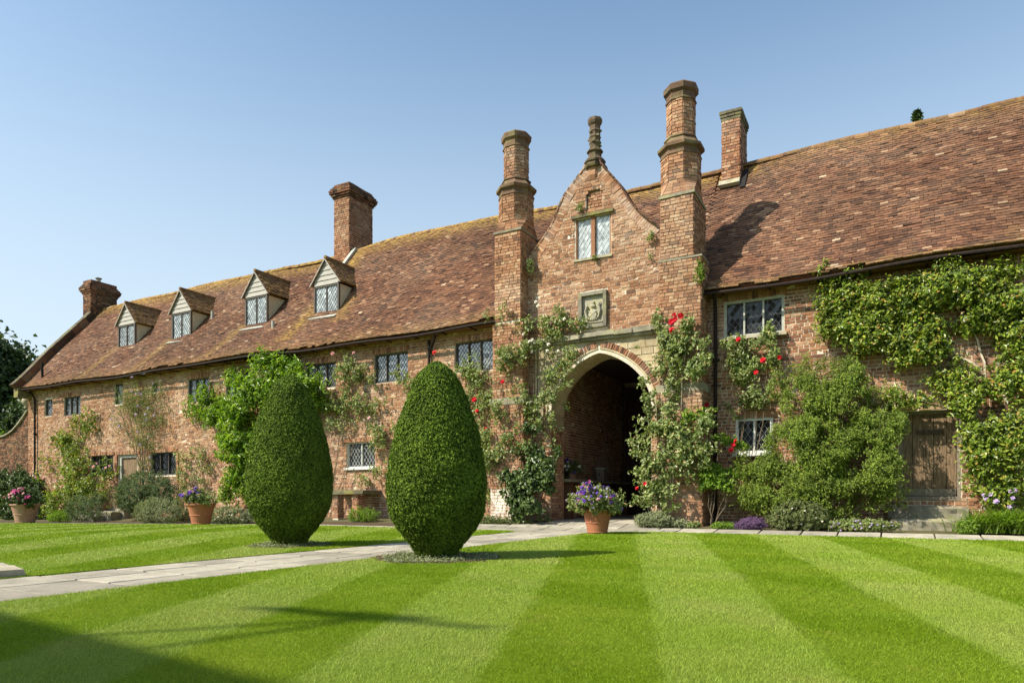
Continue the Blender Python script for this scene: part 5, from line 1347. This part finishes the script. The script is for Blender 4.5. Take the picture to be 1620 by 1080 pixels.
climber('climbing_rose', 'crimson climbing rose covering the wall between the nearer yew and left turret', 'climbing rose', (-9.75, 15.9),
        [pb(705, 590, 14, 12, .7), pb(725, 600, 18, 14, .8), pb(745, 585, 16, 20, .8), pb(760, 605, 22, 12, .7), pb(735, 630, 18, 14, .8), pb(770, 635, 22, 20, .9), pb(745, 660, 22, 16, .8), pb(725, 650, 12, 18, .5), pb(785, 655, 20, 22, .7, y=15.4), pb(765, 690, 24, 26, 1.0), pb(780, 720, 20, 24, .8, y=15.45), pb(800, 690, 20, 20, .6, y=15.4), pb(762, 730, 14, 34, .9), pb(768, 775, 10, 24, .4), pb(700, 615, 8, 14, .3), pb(655, 600, 10, 12, .3), pb(640, 590, 14, 10, .3)],
        720, 11, (.10, .058), .09, 'rose_leaf', [('red', fp(15.35, (795, 604), (750, 632), (755, 650), (768, 678), (754, 700), (688, 558)), .10)], group=rose_g)
climber('climbing_rose', 'white climbing rose spreading from the left turret over the stone hood above the arch', 'climbing rose', (-8.15, 15.6),
        [pb(812, 560, 22, 18, .9, y=15.38, d=.1), pb(800, 580, 18, 18, .8, y=15.38, d=.1), pb(835, 520, 14, 16, .5, y=15.6, d=.12), pb(850, 505, 12, 18, .6, y=15.7), pb(880, 515, 18, 16, .8, y=15.75, d=.1), pb(905, 520, 16, 12, .8, y=15.75, d=.1), pb(870, 545, 24, 14, .7, y=15.75, d=.1), pb(895, 560, 14, 14, .7, y=15.75, d=.1), pb(880, 585, 14, 18, .6, y=15.75, d=.1), pb(905, 603, 14, 8, .6, y=15.7, d=.1), pb(893, 625, 10, 20, .9, y=15.7, d=.12), pb(870, 630, 22, 16, .9, y=15.6, d=.12), pb(845, 640, 20, 16, .7, y=15.5, d=.12), pb(850, 665, 18, 14, .7, y=15.6, d=.12), pb(868, 680, 10, 22, .6, y=15.6), pb(825, 620, 14, 22, .4, y=15.4, d=.08), pb(790, 500, 12, 10, .3, y=15.4, d=.08), pb(840, 555, 16, 14, .5, y=15.6), pb(925, 498, 8, 14, .35, y=15.8, d=.08)],
        540, 10, (.095, .055), .08, 'rose_leaf', [('white', fp(15.4, (838, 541), (842, 537), (823, 545), (848, 478), (852, 484), (829, 529), (868, 545), (893, 505), (866, 555), (840, 556), (883, 555)), .07)], group=rose_g, ylim=15.9)
climber('shrub', 'glossy dark green shrub against the foot of the left turret', 'shrub', (-8.0, 15.2),
        [pb(842, 735, 30, 32, y=15.35, d=.22), pb(848, 770, 34, 32, y=15.2, d=.3), pb(840, 800, 34, 24, y=15.15, d=.32), pb(820, 785, 20, 30, .8, y=15.2, d=.2), pb(868, 745, 12, 30, .6, y=15.3)],
        420, 16, (.105, .065), .1, 'dark_leaf', ylim=15.6)
climber('climbing_rose', 'red rose cluster high on the right turret beside the arch shoulder', 'climbing rose', (-4.45, 15.3),
        [pb(1058, 545, 26, 24, 1, y=15.4), pb(1085, 555, 30, 26, 1, y=15.3), pb(1075, 520, 20, 18, .9, y=15.35), pb(1045, 520, 12, 16, .5, y=15.5), pb(1100, 580, 20, 22, .7, y=15.3), pb(1060, 580, 20, 14, .5, y=15.4), pb(1055, 610, 14, 20, .5, y=15.45), pb(1035, 600, 10, 26, .35, y=15.6)],
        400, 12, (.10, .06), .08, 'rose_leaf', [('red', fp(15.15, (1066, 499), (1077, 499), (1063, 509), (1064, 522), (1068, 505)), .105)], group=rose_g, ylim=15.55, stem_mat='bark_pale')
climber('climbing_rose', 'dense leafy rose beside the arch, right of the flower pot', 'climbing rose', (-4.75, 15.2),
        [pb(1045, 665, 34, 26, y=15.3, d=.2), pb(1025, 650, 18, 16, .7, y=15.4), pb(1080, 700, 40, 32, y=15.2, d=.22), pb(1040, 720, 30, 28, y=15.25, d=.2), pb(1035, 760, 22, 26, .9, y=15.2), pb(1020, 785, 14, 26, .8, y=15.1), pb(1015, 740, 14, 10, .5, y=15.3), pb(1100, 735, 26, 20, .8, y=15.2), pb(1050, 795, 14, 14, .4, y=15.1), pb(1010, 690, 10, 12, .5, y=15.4), pb(1110, 675, 18, 12, .5, y=15.2)],
        600, 13, (.10, .062), .085, 'rose_leaf', [('red', fp(15.0, (1020, 765), (1008, 772)), .07)], group=rose_g, ylim=15.5, stem_mat='bark_pale')
climber('climbing_rose', 'scarlet climbing rose under the leaded window right of the drainpipe', 'climbing rose', (-2.9, 15.9),
        [pb(1165, 545, 16, 14, .9), pb(1190, 555, 26, 30, 1), pb(1215, 570, 16, 20, .8), pb(1175, 585, 24, 20, .9), pb(1205, 600, 14, 12, .5), pb(1225, 545, 10, 14, .4), pb(1170, 645, 18, 10, .8), pb(1195, 635, 14, 9, .6), pb(1165, 655, 10, 8, .4), pb(1195, 520, 16, 10, .6), pb(1232, 580, 6, 14, .3)],
        400, 12, (.095, .055), .08, 'rose_leaf', [('red', fp(15.75, (1168, 537), (1207, 570), (1233, 565), (1196, 589), (1116, 641), (1120, 640)), .10)], group=rose_g)
climber('climbing_rose', 'low rambling rose with scarlet blooms crossing the foot of the drainpipe', 'climbing rose', (-3.4, 15.4),
        [pb(1130, 745, 24, 16, .9, y=15.5), pb(1155, 735, 18, 12, .8, y=15.5), pb(1120, 765, 14, 14, .4, y=15.4), pb(1135, 700, 10, 12, .35, y=15.6), pb(1170, 700, 14, 16, .4, y=15.7), pb(1118, 655, 8, 14, .3, y=15.6), pb(1105, 665, 14, 8, .3, y=15.3), pb(1145, 765, 10, 10, .3, y=15.4)],
        190, 12, (.095, .055), .075, 'lime_leaf', [('red', fp(15.45, (1165, 697), (1160, 704), (1157, 712)), .095)], group=rose_g)
# big fine-leaved shrub
def shrub(name, label, base, blobs, n_cl, per, leaf, spread, mat, six=False, up_=.5, fl=None, shell=.6, cat='shrub', group=None, gap=-.12):
    bz = float(G(base[0], base[1])); t = thing(name, (base[0], base[1], bz), label, cat, group)
    o, P = foliage(t, mat, blobs, n_cl, per, leaf, spread, up_, six, shell=shell, ylim=W - .02, gap=gap)
    stems(t, [[(base[0], base[1], bz - .02), ((base[0] + b[0]) / 2, (base[1] + b[1]) / 2, bz + (b[2] - bz) * .45), (b[0], b[1], b[2] + b[5] * .3)] for b in blobs], 'bark', .02)
    if fl: 
        for mf, n, s in fl: flowers(t, mf, scatter_fl(P[P[:, 1] < np.median(P[:, 1])], n, .03), s)
    return t
shrub('shrub', 'big spreading fine-leaved shrub between the lower window and plank door', (-1.3, 15.3),
      [pb_(1300, 610, 50, 32, 15.65, .3), pb_(1275, 640, 34, 38, 15.6, .35), pb_(1330, 650, 60, 50, 15.5, .42), pb_(1385, 690, 44, 50, 15.55, .4), pb_(1300, 700, 56, 50, 15.45, .5), pb_(1255, 705, 36, 44, 15.5, .4), pb_(1215, 765, 44, 36, 15.5, .38), pb_(1290, 760, 70, 42, 15.5, .42), pb_(1370, 745, 60, 50, 15.5, .42), pb_(1180, 765, 24, 24, 15.6, .2, .5), pb_(1400, 640, 20, 22, 15.6, .3, .5), pb_(1240, 600, 16, 14, 15.8, .2, .4), pb_(1330, 590, 26, 12, 15.7, .2, .6), pb_(1410, 775, 18, 36, 15.6, .25, .6), pb_(1198, 738, 34, 26, 15.55, .28, .9), pb_(1320, 786, 64, 30, 15.5, .36), pb_(1235, 790, 44, 26, 15.45, .36, .9), pb_(1280, 583, 12, 14, 15.75, .15, .4), pb_(1350, 605, 14, 22, 15.6, .2, .5), pb_(1235, 620, 14, 12, 15.8, .15, .3)],
      4200, 18, (.066, .022), .095, 'fine_leaf', up_=.6, shell=.7)
# climber over the right wing
cl, P = climber('wall_climber', 'leafy climber covering the upper wall of the right wing and arching over the plank door', 'climber', (2.1, 15.9),
        [pb(1330, 510, 36, 26, y=15.95, d=.2), pb(1310, 490, 16, 50, .6), pb(1345, 465, 34, 22), pb(1395, 480, 40, 34, y=15.9, d=.2), pb(1380, 530, 44, 26, y=15.9, d=.2), pb(1440, 550, 44, 26, .9, y=15.9, d=.2), pb(1440, 470, 44, 38), pb(1500, 455, 50, 36, y=15.9, d=.2), pb(1470, 520, 36, 26, .8), pb(1560, 460, 46, 34, y=15.9, d=.2), pb(1610, 470, 40, 50, y=15.9), pb(1540, 510, 36, 22, .7), pb(1600, 530, 30, 30, .7), pb(1360, 435, 30, 8, .4), pb(1590, 430, 30, 20, .6), pb(1345, 565, 16, 10, .3),
         pb(1510, 590, 26, 18, .7), pb(1490, 606, 26, 14, .6), pb(1450, 636, 36, 9, .7, y=15.9, d=.1), pb(1415, 634, 18, 14, .5, y=15.9), pb(1515, 640, 20, 16, .8, y=15.85), pb(1550, 610, 40, 28, .9, y=15.8), pb(1600, 600, 34, 36, .9, y=15.8), pb(1542, 670, 20, 30, .7, y=15.8), pb(1560, 710, 44, 40, 1, y=15.6, d=.25), pb(1545, 740, 18, 36, .7, y=15.8), pb(1600, 700, 34, 46, 1, y=15.6, d=.25), pb(1590, 760, 34, 24, .6, y=15.6), pb(1660, 600, 40, 150, .8, y=15.8), pb(1480, 560, 20, 16, .4)],
        3300, 13, (.088, .045), .10, 'climb_leaf', six=False, up_=.75, gap=-.3,
        stem=[[(2.1, 15.95, .1), (2.05, 16.0, 1.0), (1.75, 16.02, 1.7), (1.45, 16.05, 2.2), (1.7, 16.05, 2.9), (1.55, 16.08, 3.8), (1.2, 16.08, 4.5)], [(2.0, 16.0, 1.2), (2.7, 16.03, 2.4), (2.5, 16.05, 3.9), (2.9, 16.08, 4.8)], [(1.6, 16.03, 1.75), (1.35, 16.05, 1.95), (1.25, 16.0, 2.4), (.6, 16.0, 2.7), (.1, 16.05, 2.72)], [(1.6, 16.04, 3.2), (.9, 16.06, 3.9), (.2, 16.08, 4.2), (-.9, 16.08, 4.3)], [(2.05, 16.0, 1.6), (1.6, 15.98, 1.62), (1.3, 15.95, 1.65)]], stem_mat='bark_pale', stem_r=.04)
climber('shrub', 'pale-flowered shrub beside brick pier right of the door', 'shrub', (2.0, 15.7),
        [pb(1575, 790, 26, 22, .6, y=15.7), pb(1600, 780, 20, 26, .5, y=15.7)], 110, 10, (.08, .04), .08, 'climb_leaf', [('lilac', fp(15.45, (1556, 783), (1561, 789), (1567, 782), (1576, 793), (1600, 777), (1606, 775), (1602, 788), (1597, 802)), .07)])

# bed plants: (label, blobs px at y, mat, ...)
def mound(name, label, px, py, rx, ry, y, d, n, per, leaf, mat, fl=None, cat='plant', spread=.05, six=False, shell=.75, group=None):
    x, z = at(px, py, y)
    return shrub(name, label, (x, y), [pb_(px, py, rx, ry, y, d), pb_(px - rx * .45, py + ry * .25, rx * .6, ry * .7, y - d * .2, d * .8, .7), pb_(px + rx * .45, py + ry * .2, rx * .6, ry * .75, y - d * .1, d * .8, .7)], int(n * 1.7), per, leaf, spread, mat, six, .5, fl, shell, cat, group, gap=-2)
mound('shrub', 'rounded dark green bush before the leaded window left of the violet pot', 232, 782, 40, 34, 15.3, .5, 520, 16, (.07, .022), 'dusty_dark', cat='shrub') if False else None
M['dusty_dark'] = leaf_mat('bluish_leaves', [(0, (.045, .075, .035)), (.5, (.11, .155, .065)), (1, (.21, .26, .12))], .6, .3, .25)
mound('shrub', 'rounded dark green bush before the leaded window left of the violet pot', 234, 780, 44, 34, 15.2, .6, 700, 16, (.08, .024), 'dusty_dark', cat='shrub', spread=.07)
mound('shrub', 'low grey-green mound at the lawn edge left of the violet pot', 250, 808, 36, 20, 14.45, .35, 520, 14, (.045, .016), 'dusty_leaf', cat='shrub', spread=.04)
mound('plant', 'low pinkish flowering plant just behind the violet pot', 290, 800, 14, 22, 15.1, .25, 110, 12, (.06, .02), 'airy_leaf', [('pink', 14, .035)], spread=.05)
mound('plant', 'low silvery plants between the violet pot and farther yew', 365, 816, 36, 15, 14.5, .3, 360, 14, (.06, .018), 'dusty_leaf', [('white', 10, .03)], spread=.04)
mound('shrub', 'dusky grey-leaved clump below the pink climbing rose', 135, 804, 28, 22, 14.8, .35, 260, 14, (.06, .02), 'dusty_dark', cat='shrub')
mound('plant', 'bright green low clump at the foot of the pink climbing rose', 98, 818, 20, 10, 15.0, .3, 120, 12, (.08, .02), 'lime_leaf')
mound('shrub', 'glossy dark camellia filling the corner by the garden wall', 18, 775, 48, 34, 16.0, .5, 460, 16, (.12, .07), 'dark_leaf', cat='shrub', spread=.1, shell=.6)
mound('shrub', 'dark low bush in the shaded corner beside the pink pot', 40, 800, 36, 26, 15.6, .4, 220, 16, (.11, .06), 'dark_leaf', cat='shrub', spread=.1)
mound('plant', 'yellowish weeds growing under the stone table', 575, 815, 22, 12, 15.2, .25, 110, 12, (.07, .014), 'lime_leaf')
mound('plant', 'thin weeds along the foot of the left turret', 800, 824, 44, 6, 15.2, .15, 150, 10, (.05, .018), 'airy_leaf', spread=.03)
mound('plant', 'weedy tuft at the wall foot right of the nearer yew', 775, 822, 20, 6, 15.2, .15, 60, 10, (.06, .018), 'airy_leaf', spread=.03)
mound('plant', 'blue-green lavender clump at the foot of the right turret beside the path', 1035, 822, 28, 12, 15.05, .22, 330, 12, (.055, .013), 'dusty_leaf', spread=.035)
mound('plant', 'small grey-green clump at the turret corner', 1075, 829, 14, 6, 15.12, .14, 90, 12, (.05, .018), 'dusty_leaf', spread=.03)
mound('plant', 'tiny green clump left of the drainpipe foot', 1098, 830, 10, 5, 15.12, .12, 60, 10, (.05, .02), 'rose_leaf', spread=.025)
mound('plant', 'small lime green clump at the drainpipe foot', 1146, 832, 18, 5, 15.2, .14, 80, 12, (.05, .022), 'lime_leaf', spread=.03)
mound('plant', 'dusky purple heather clump on the kerb', 1187, 829, 24, 9, 15.15, .2, 260, 12, (.035, .012), 'heather', spread=.03)
mound('plant', 'pale olive clump with white specks beneath the big shrub', 1262, 815, 44, 24, 15.15, .3, 420, 12, (.055, .018), 'airy_leaf', [('white', 8, .03)], spread=.04)
mound('plant', 'low blue-flowered plants left of the stone steps', 1362, 831, 56, 9, 15.1, .18, 330, 12, (.05, .022), 'rose_leaf', [('lilac', 40, .022)], spread=.03)
mound('plant', 'small bright green clump right of the stone steps', 1532, 836, 16, 10, 15.1, .2, 110, 12, (.05, .024), 'lime_leaf', spread=.03)
# strap-leaved clump
def strap(label, px, py, y, n, L, sprd, mat='lime_leaf'):
    x, z = at(px, py, y); gz = float(G(x, y)); t = thing('iris_clump', (x, y, gz), label, 'plant'); m = MB()
    bx = x + rng.normal(0, sprd, n); by = y + rng.normal(0, .12, n); a = rng.uniform(0, 2 * math.pi, n); l = L * rng.uniform(.6, 1.2, n); reach = rng.uniform(.45, 1.0, n)
    prev = None
    w = .011
    for f0, f1 in ((0, .4), (.4, .75), (.75, 1.0)):
        def pt(f): return np.stack([bx + np.cos(a) * l * reach * f ** 1.6, by + np.sin(a) * l * reach * f ** 1.6, gz + l * (f * 1.15 - .75 * f * f * reach * 1.1)], -1)
        p, q = pt(f0), pt(f1); s_ = np.stack([-np.sin(a), np.cos(a), 0 * a], -1); w0, w1 = w * (1 - f0 * .6), w * (1 - f1 * .8)
        m.add(np.stack([p - s_ * w0, p + s_ * w0, q + s_ * w1, q - s_ * w1], 1), np.arange(4 * n).reshape(-1, 4))
    m.build('blades', M[mat], t)
strap('arching grass-leaved clump spilling onto the kerb at the right edge', 1600, 835, 15.3, 2300, .55, .33)
strap('tuft of fine grassy leaves at the edge of the grey clump by the pot', 268, 826, 14.85, 90, .2, .15)

# tufts growing out of the masonry
for lab, px, py, y, rx, ry, n in (('drooping green tuft rooted in the right turret shoulder by the roof', 1108, 430, 15.5, 9, 20, 70), ('dark tuft rooted in the gable beside the window', 917, 327, 15.85, 6, 10, 26), ('small fern tuft on the gable wall near the right turret', 1030, 375, 15.85, 6, 9, 24), ('small fern tuft low on the gable wall near the right turret', 1028, 405, 15.85, 6, 6, 18), ('little tuft on the sill under the gable window', 941, 408, 15.86, 6, 5, 16), ('hanging tuft in the corner of the left turret and gable', 838, 415, 15.75, 5, 22, 46)):
    x, z = at(px, py, y); t = thing('wall_fern', (x, y, z), lab, 'plant'); foliage(t, 'rose_leaf' if n != 70 else 'fine_leaf', [pb_(px, py, rx, ry, y, .08)], n, 12, (.05, .02), .03, shell=.1)

# ------------------------------------------------------------------ pots
def pot(px, pybase, r_top, h, label, plabel, mat, leafm, fl, pr, ph, y=None, x=None, z=None, name='flower_pot', nleaf=260, leaf=(.055, .03)):
    if x is None: x, y = atz(px, pybase, 0.0)
    gz = float(G(x, y)) + .012 if z is None else z
    if y < 14: gz += .008
    t = thing(name, (x, y, gz), label, 'flower pot'); rb = r_top * .66
    prof = [(rb * .96, .0), (rb, .02), (rb + .012, .03), (rb + .008, .05), (rb + (r_top - rb) * .38, h * .42), (rb + (r_top - rb) * .40 + .012, h * .44), (rb + (r_top - rb) * .42, h * .47), (r_top * .97, h * .88), (r_top * 1.0, h * .89), (r_top * 1.07, h * .92), (r_top * 1.08, h * .98), (r_top * 1.0, h), (r_top * .93, h), (r_top * .9, h * .93), (.02, h * .92)]
    MB().lathe((x, y, gz), prof, 36).build('pot', M[mat], t, smooth=False)
    MB().lathe((x, y, gz), [(r_top * .9, h * .93), (.01, h * .95)], 18).build('soil', M['soil'], t)
    pl = thing('potted_plant', (x, y, gz + h * .95), plabel, 'potted plant')
    B = [(x, y, gz + h + ph * .35, pr * .9, pr * .9, ph * .6, 1.3), (x - pr * .45, y - .03, gz + h + ph * .12, pr * .6, pr * .6, ph * .4, .7), (x + pr * .5, y, gz + h + ph * .12, pr * .55, pr * .6, ph * .4, .7)]
    o, P = foliage(pl, leafm, B, int(nleaf * 1.8), 14, leaf, .045, .5, shell=.45, gap=-2)
    for mf, n, s_ in fl:
        out = P[(P[:, 1] < y + .05)]; d = (out[:, 2] - gz - h) / ph + rng.normal(0, .5, len(out)) - (out[:, 1] - y) * 1.5; i = np.argsort(-d)[:max(n * 5, 400)]; i = rng.choice(i, n, replace=False)
        flowers(pl, mf, out[i] + np.array((0, -.03, .02)), s_, 'blossom', (0, -.7, .7))
    return t
pot(945, 845, .30, .50, 'big terracotta pot on the lawn corner in front of the arch', 'violet and pink petunias filling the big pot in front of the arch', 'terracotta', 'rose_leaf', [('violet', 60, .05), ('lilac', 60, .028), ('pink', 34, .032), ('magenta', 12, .035)], .56, .50, nleaf=330)
x_, y_ = atz(318, 832, -.09); pot(318, 832, .38, .62, 'terracotta pot at the lawn edge left of the magnolia', 'dark leafy petunias with violet blooms at the left of the pot', 'terracotta', 'rose_leaf', [('violet', 24, .065), ('pink', 16, .04)], .52, .44, x=x_, y=y_, nleaf=240)
x_, y_ = atz(40, 829, -.24); pot(40, 829, .46, .72, 'weathered pale terracotta pot at the far left by the dark camellia', 'crimson flowers trailing over the far left pot', 'terracotta_old', 'dark_leaf', [('magenta', 50, .075), ('pink', 20, .06)], .66, .5, x=x_, y=y_, nleaf=280, leaf=(.08, .045))
x_, z_ = at(172, 803, 15.4); pot(172, 803, .24, .32, 'small terracotta pot standing on the stone step', 'pale silvery plant in the small pot on the step', 'terracotta_old', 'airy_leaf', [], .36, .36, x=-26.65, y=15.4, z=.25, nleaf=150)
# potted plant on the shelf
pot(0, 0, .14, .2, 'small dark pot on the passage shelf', 'purple and white flowers in the small pot on the passage shelf', 'terracotta_old', 'dark_leaf', [('violet', 10, .06), ('white', 10, .05)], .3, .34, x=-7.72, y=17.5, z=1.262, nleaf=60)

# ------------------------------------------------------------------ trees
def tree(label, x, y, h, cr, mat='tree_leaf', n_cl=500, per=22, leaf=(.35, .22), base=0.0, name='tree', trunk=.3):
    t = thing(name, (x, y, base), label, 'tree'); B = []
    for k in range(16):
        a = rng.uniform(0, 6.28); q = rng.uniform(0, .62) * cr; B.append((x + q * math.cos(a), y + q * math.sin(a), base + h * rng.uniform(.45, .88), cr * rng.uniform(.3, .45), cr * rng.uniform(.3, .45), cr * rng.uniform(.25, .4), 1))
    C, v = blob_pts(B, n_cl, .5); k = np.repeat(np.arange(n_cl), per); P = C[k] + rng.normal(0, 1, (len(k), 3)) * cr * .07
    m = MB(); m.leaves(P, v[k] + rng.normal(0, .6, P.shape) + (0, 0, .3), leaf[0], leaf[1]); m.build('crown', M[mat], t)
    T = MB(); T.tube([(x, y, base - .3), (x + .1, y, base + h * .3), (x, y + .1, base + h * .75)], [trunk, trunk * .8, trunk * .3], 8)
    for b in B[:8]: T.tube([(x, y, base + h * .3), ((x + b[0]) / 2, (y + b[1]) / 2, base + h * .5), b[:3]], [trunk * .4, trunk * .25, .04], 5)
    T.build('trunk', M['bark'], t)
tree('dark leafy tree rising beyond the garden wall at the far left', -56, 24, 11.6, 7.2, n_cl=2600, per=26, leaf=(.4, .26))
tree('dark rounded tree behind the garden wall close to the house end', -48.5, 24.5, 7.0, 4.0, n_cl=1300, per=22, leaf=(.32, .2))
bs = thing('hedge', (-43, 19, 0), 'sunlit bright green hedge just over the garden wall', 'hedge'); foliage(bs, 'lime_leaf', [(-41.5 - 2.2 * k, 18.4, 3.1, 1.6, .8, 1.0, 1) for k in range(5)], 900, 16, (.14, .08), .16, shell=.5)
stems(bs, [[(-41.5 - 2.2 * k, 18.4, -.5), (-41.5 - 2.2 * k, 18.4, 1.2), (-41.3 - 2.2 * k, 18.4, 2.9)] for k in range(5)], 'bark', .05)
# conifer tip behind the right roof ridge
ct = thing('tree', (.8, 29, 0), 'tip of a green tree showing above the right-hand roof ridge', 'tree')
xt, zt2 = at(1451, 176, 29.0)
ct.location = (xt, 29, 0); m = MB(); n = 2600; hh = zt2 * rng.uniform(.35, 1, n); rr_ = (zt2 + .1 - hh) * .22 + .05; a = rng.uniform(0, 6.28, n); q = rr_ * np.sqrt(rng.uniform(0, 1, n))
m.leaves(np.stack([xt + q * np.cos(a), 29 + q * np.sin(a), hh], -1), rng.normal(0, 1, (n, 3)) + (0, -.5, .5), .3, .14); m.build('crown', M['tree_leaf'], ct); MB().tube([(xt, 29, -.2), (xt, 29, zt2 * .95)], [.3, .04], 7).build('trunk', M['bark'], ct)

# ------------------------------------------------------------------ tower behind the camera: throws the shade across the front lawn
tw = thing('brick_tower', (-8.5, -8.5, 0), 'brick tower whose shadow falls across the near corner of the lawn', 'tower')
TZ = 10.32; tw.rotation_euler = (0, 0, R(-6.3))
m = MB(); m.box(-13.0, -4.3, -11.5, -6.0, -.1, TZ - .5); bt = m.build('wall', M['brick_red'], tw)
pm = MB(); pm.box(-13.0, -4.3, -6.25, -6.0, TZ - .5, TZ); pm.box(-13.0, -4.3, -11.5, -11.25, TZ - .5, TZ); pm.box(-13.0, -12.75, -11.25, -6.25, TZ - .5, TZ); pm.box(-4.55, -4.3, -11.25, -6.25, TZ - .5, TZ); pm.build('parapet', M['brick_red'], tw)
for k in range(3):
    for xx in (-11.6, -8.9, -6.2): window(bt, xx, xx + .9, 1.6 + 3 * k, 3.0 + 3 * k, -6.02, 2, 'frame_pale', 'glass_dark') if False else MB().box(xx, xx + .9, -6.0, -5.94, 1.6 + 3 * k, 3.0 + 3 * k).build('window', M['glass_dark'], tw)
MB().box(-9.2, -8.0, -6.0, -5.93, 0, 2.2).build('door', M['oak'], tw)
vn = thing('weather_vane', (-9.9, -6.6, TZ - .5), 'iron weather vane on the tower whose thin shadow crosses the lawn', 'weather vane')
# its shadow: pole foot at about (-3.1,2.1), arm at about (-2.8,3.3)
def caster(gx, gy, z): return (gx - ldir.x / -ldir.z * z, gy - ldir.y / -ldir.z * z, z)
p0 = caster(-2.72, 3.25, TZ + 1.3)
MB().tube([(p0[0], p0[1], TZ - .6), p0], .035, 6).build('pole', M['iron'], vn); q0 = caster(-3.1, 2.1, TZ + .3); MB().tube([q0, p0], .035, 6).build('stay', M['iron'], vn)
c = np.array(p0); v = MB(); v.tube([c + (-1.0, -.1, -.02), c + (.8, .05, 0)], .045, 6); v.boxes([c + (-.05, 0, .02)], [(.3, .02, 0)], [(0, .03, 0)], [(0, 0, .14)]); v.boxes([c + (-.55, 0, 0)], [(.3, .02, 0)], [(0, .02, 0)], [(0, 0, .05)]); v.build('vane', M['iron'], vn)
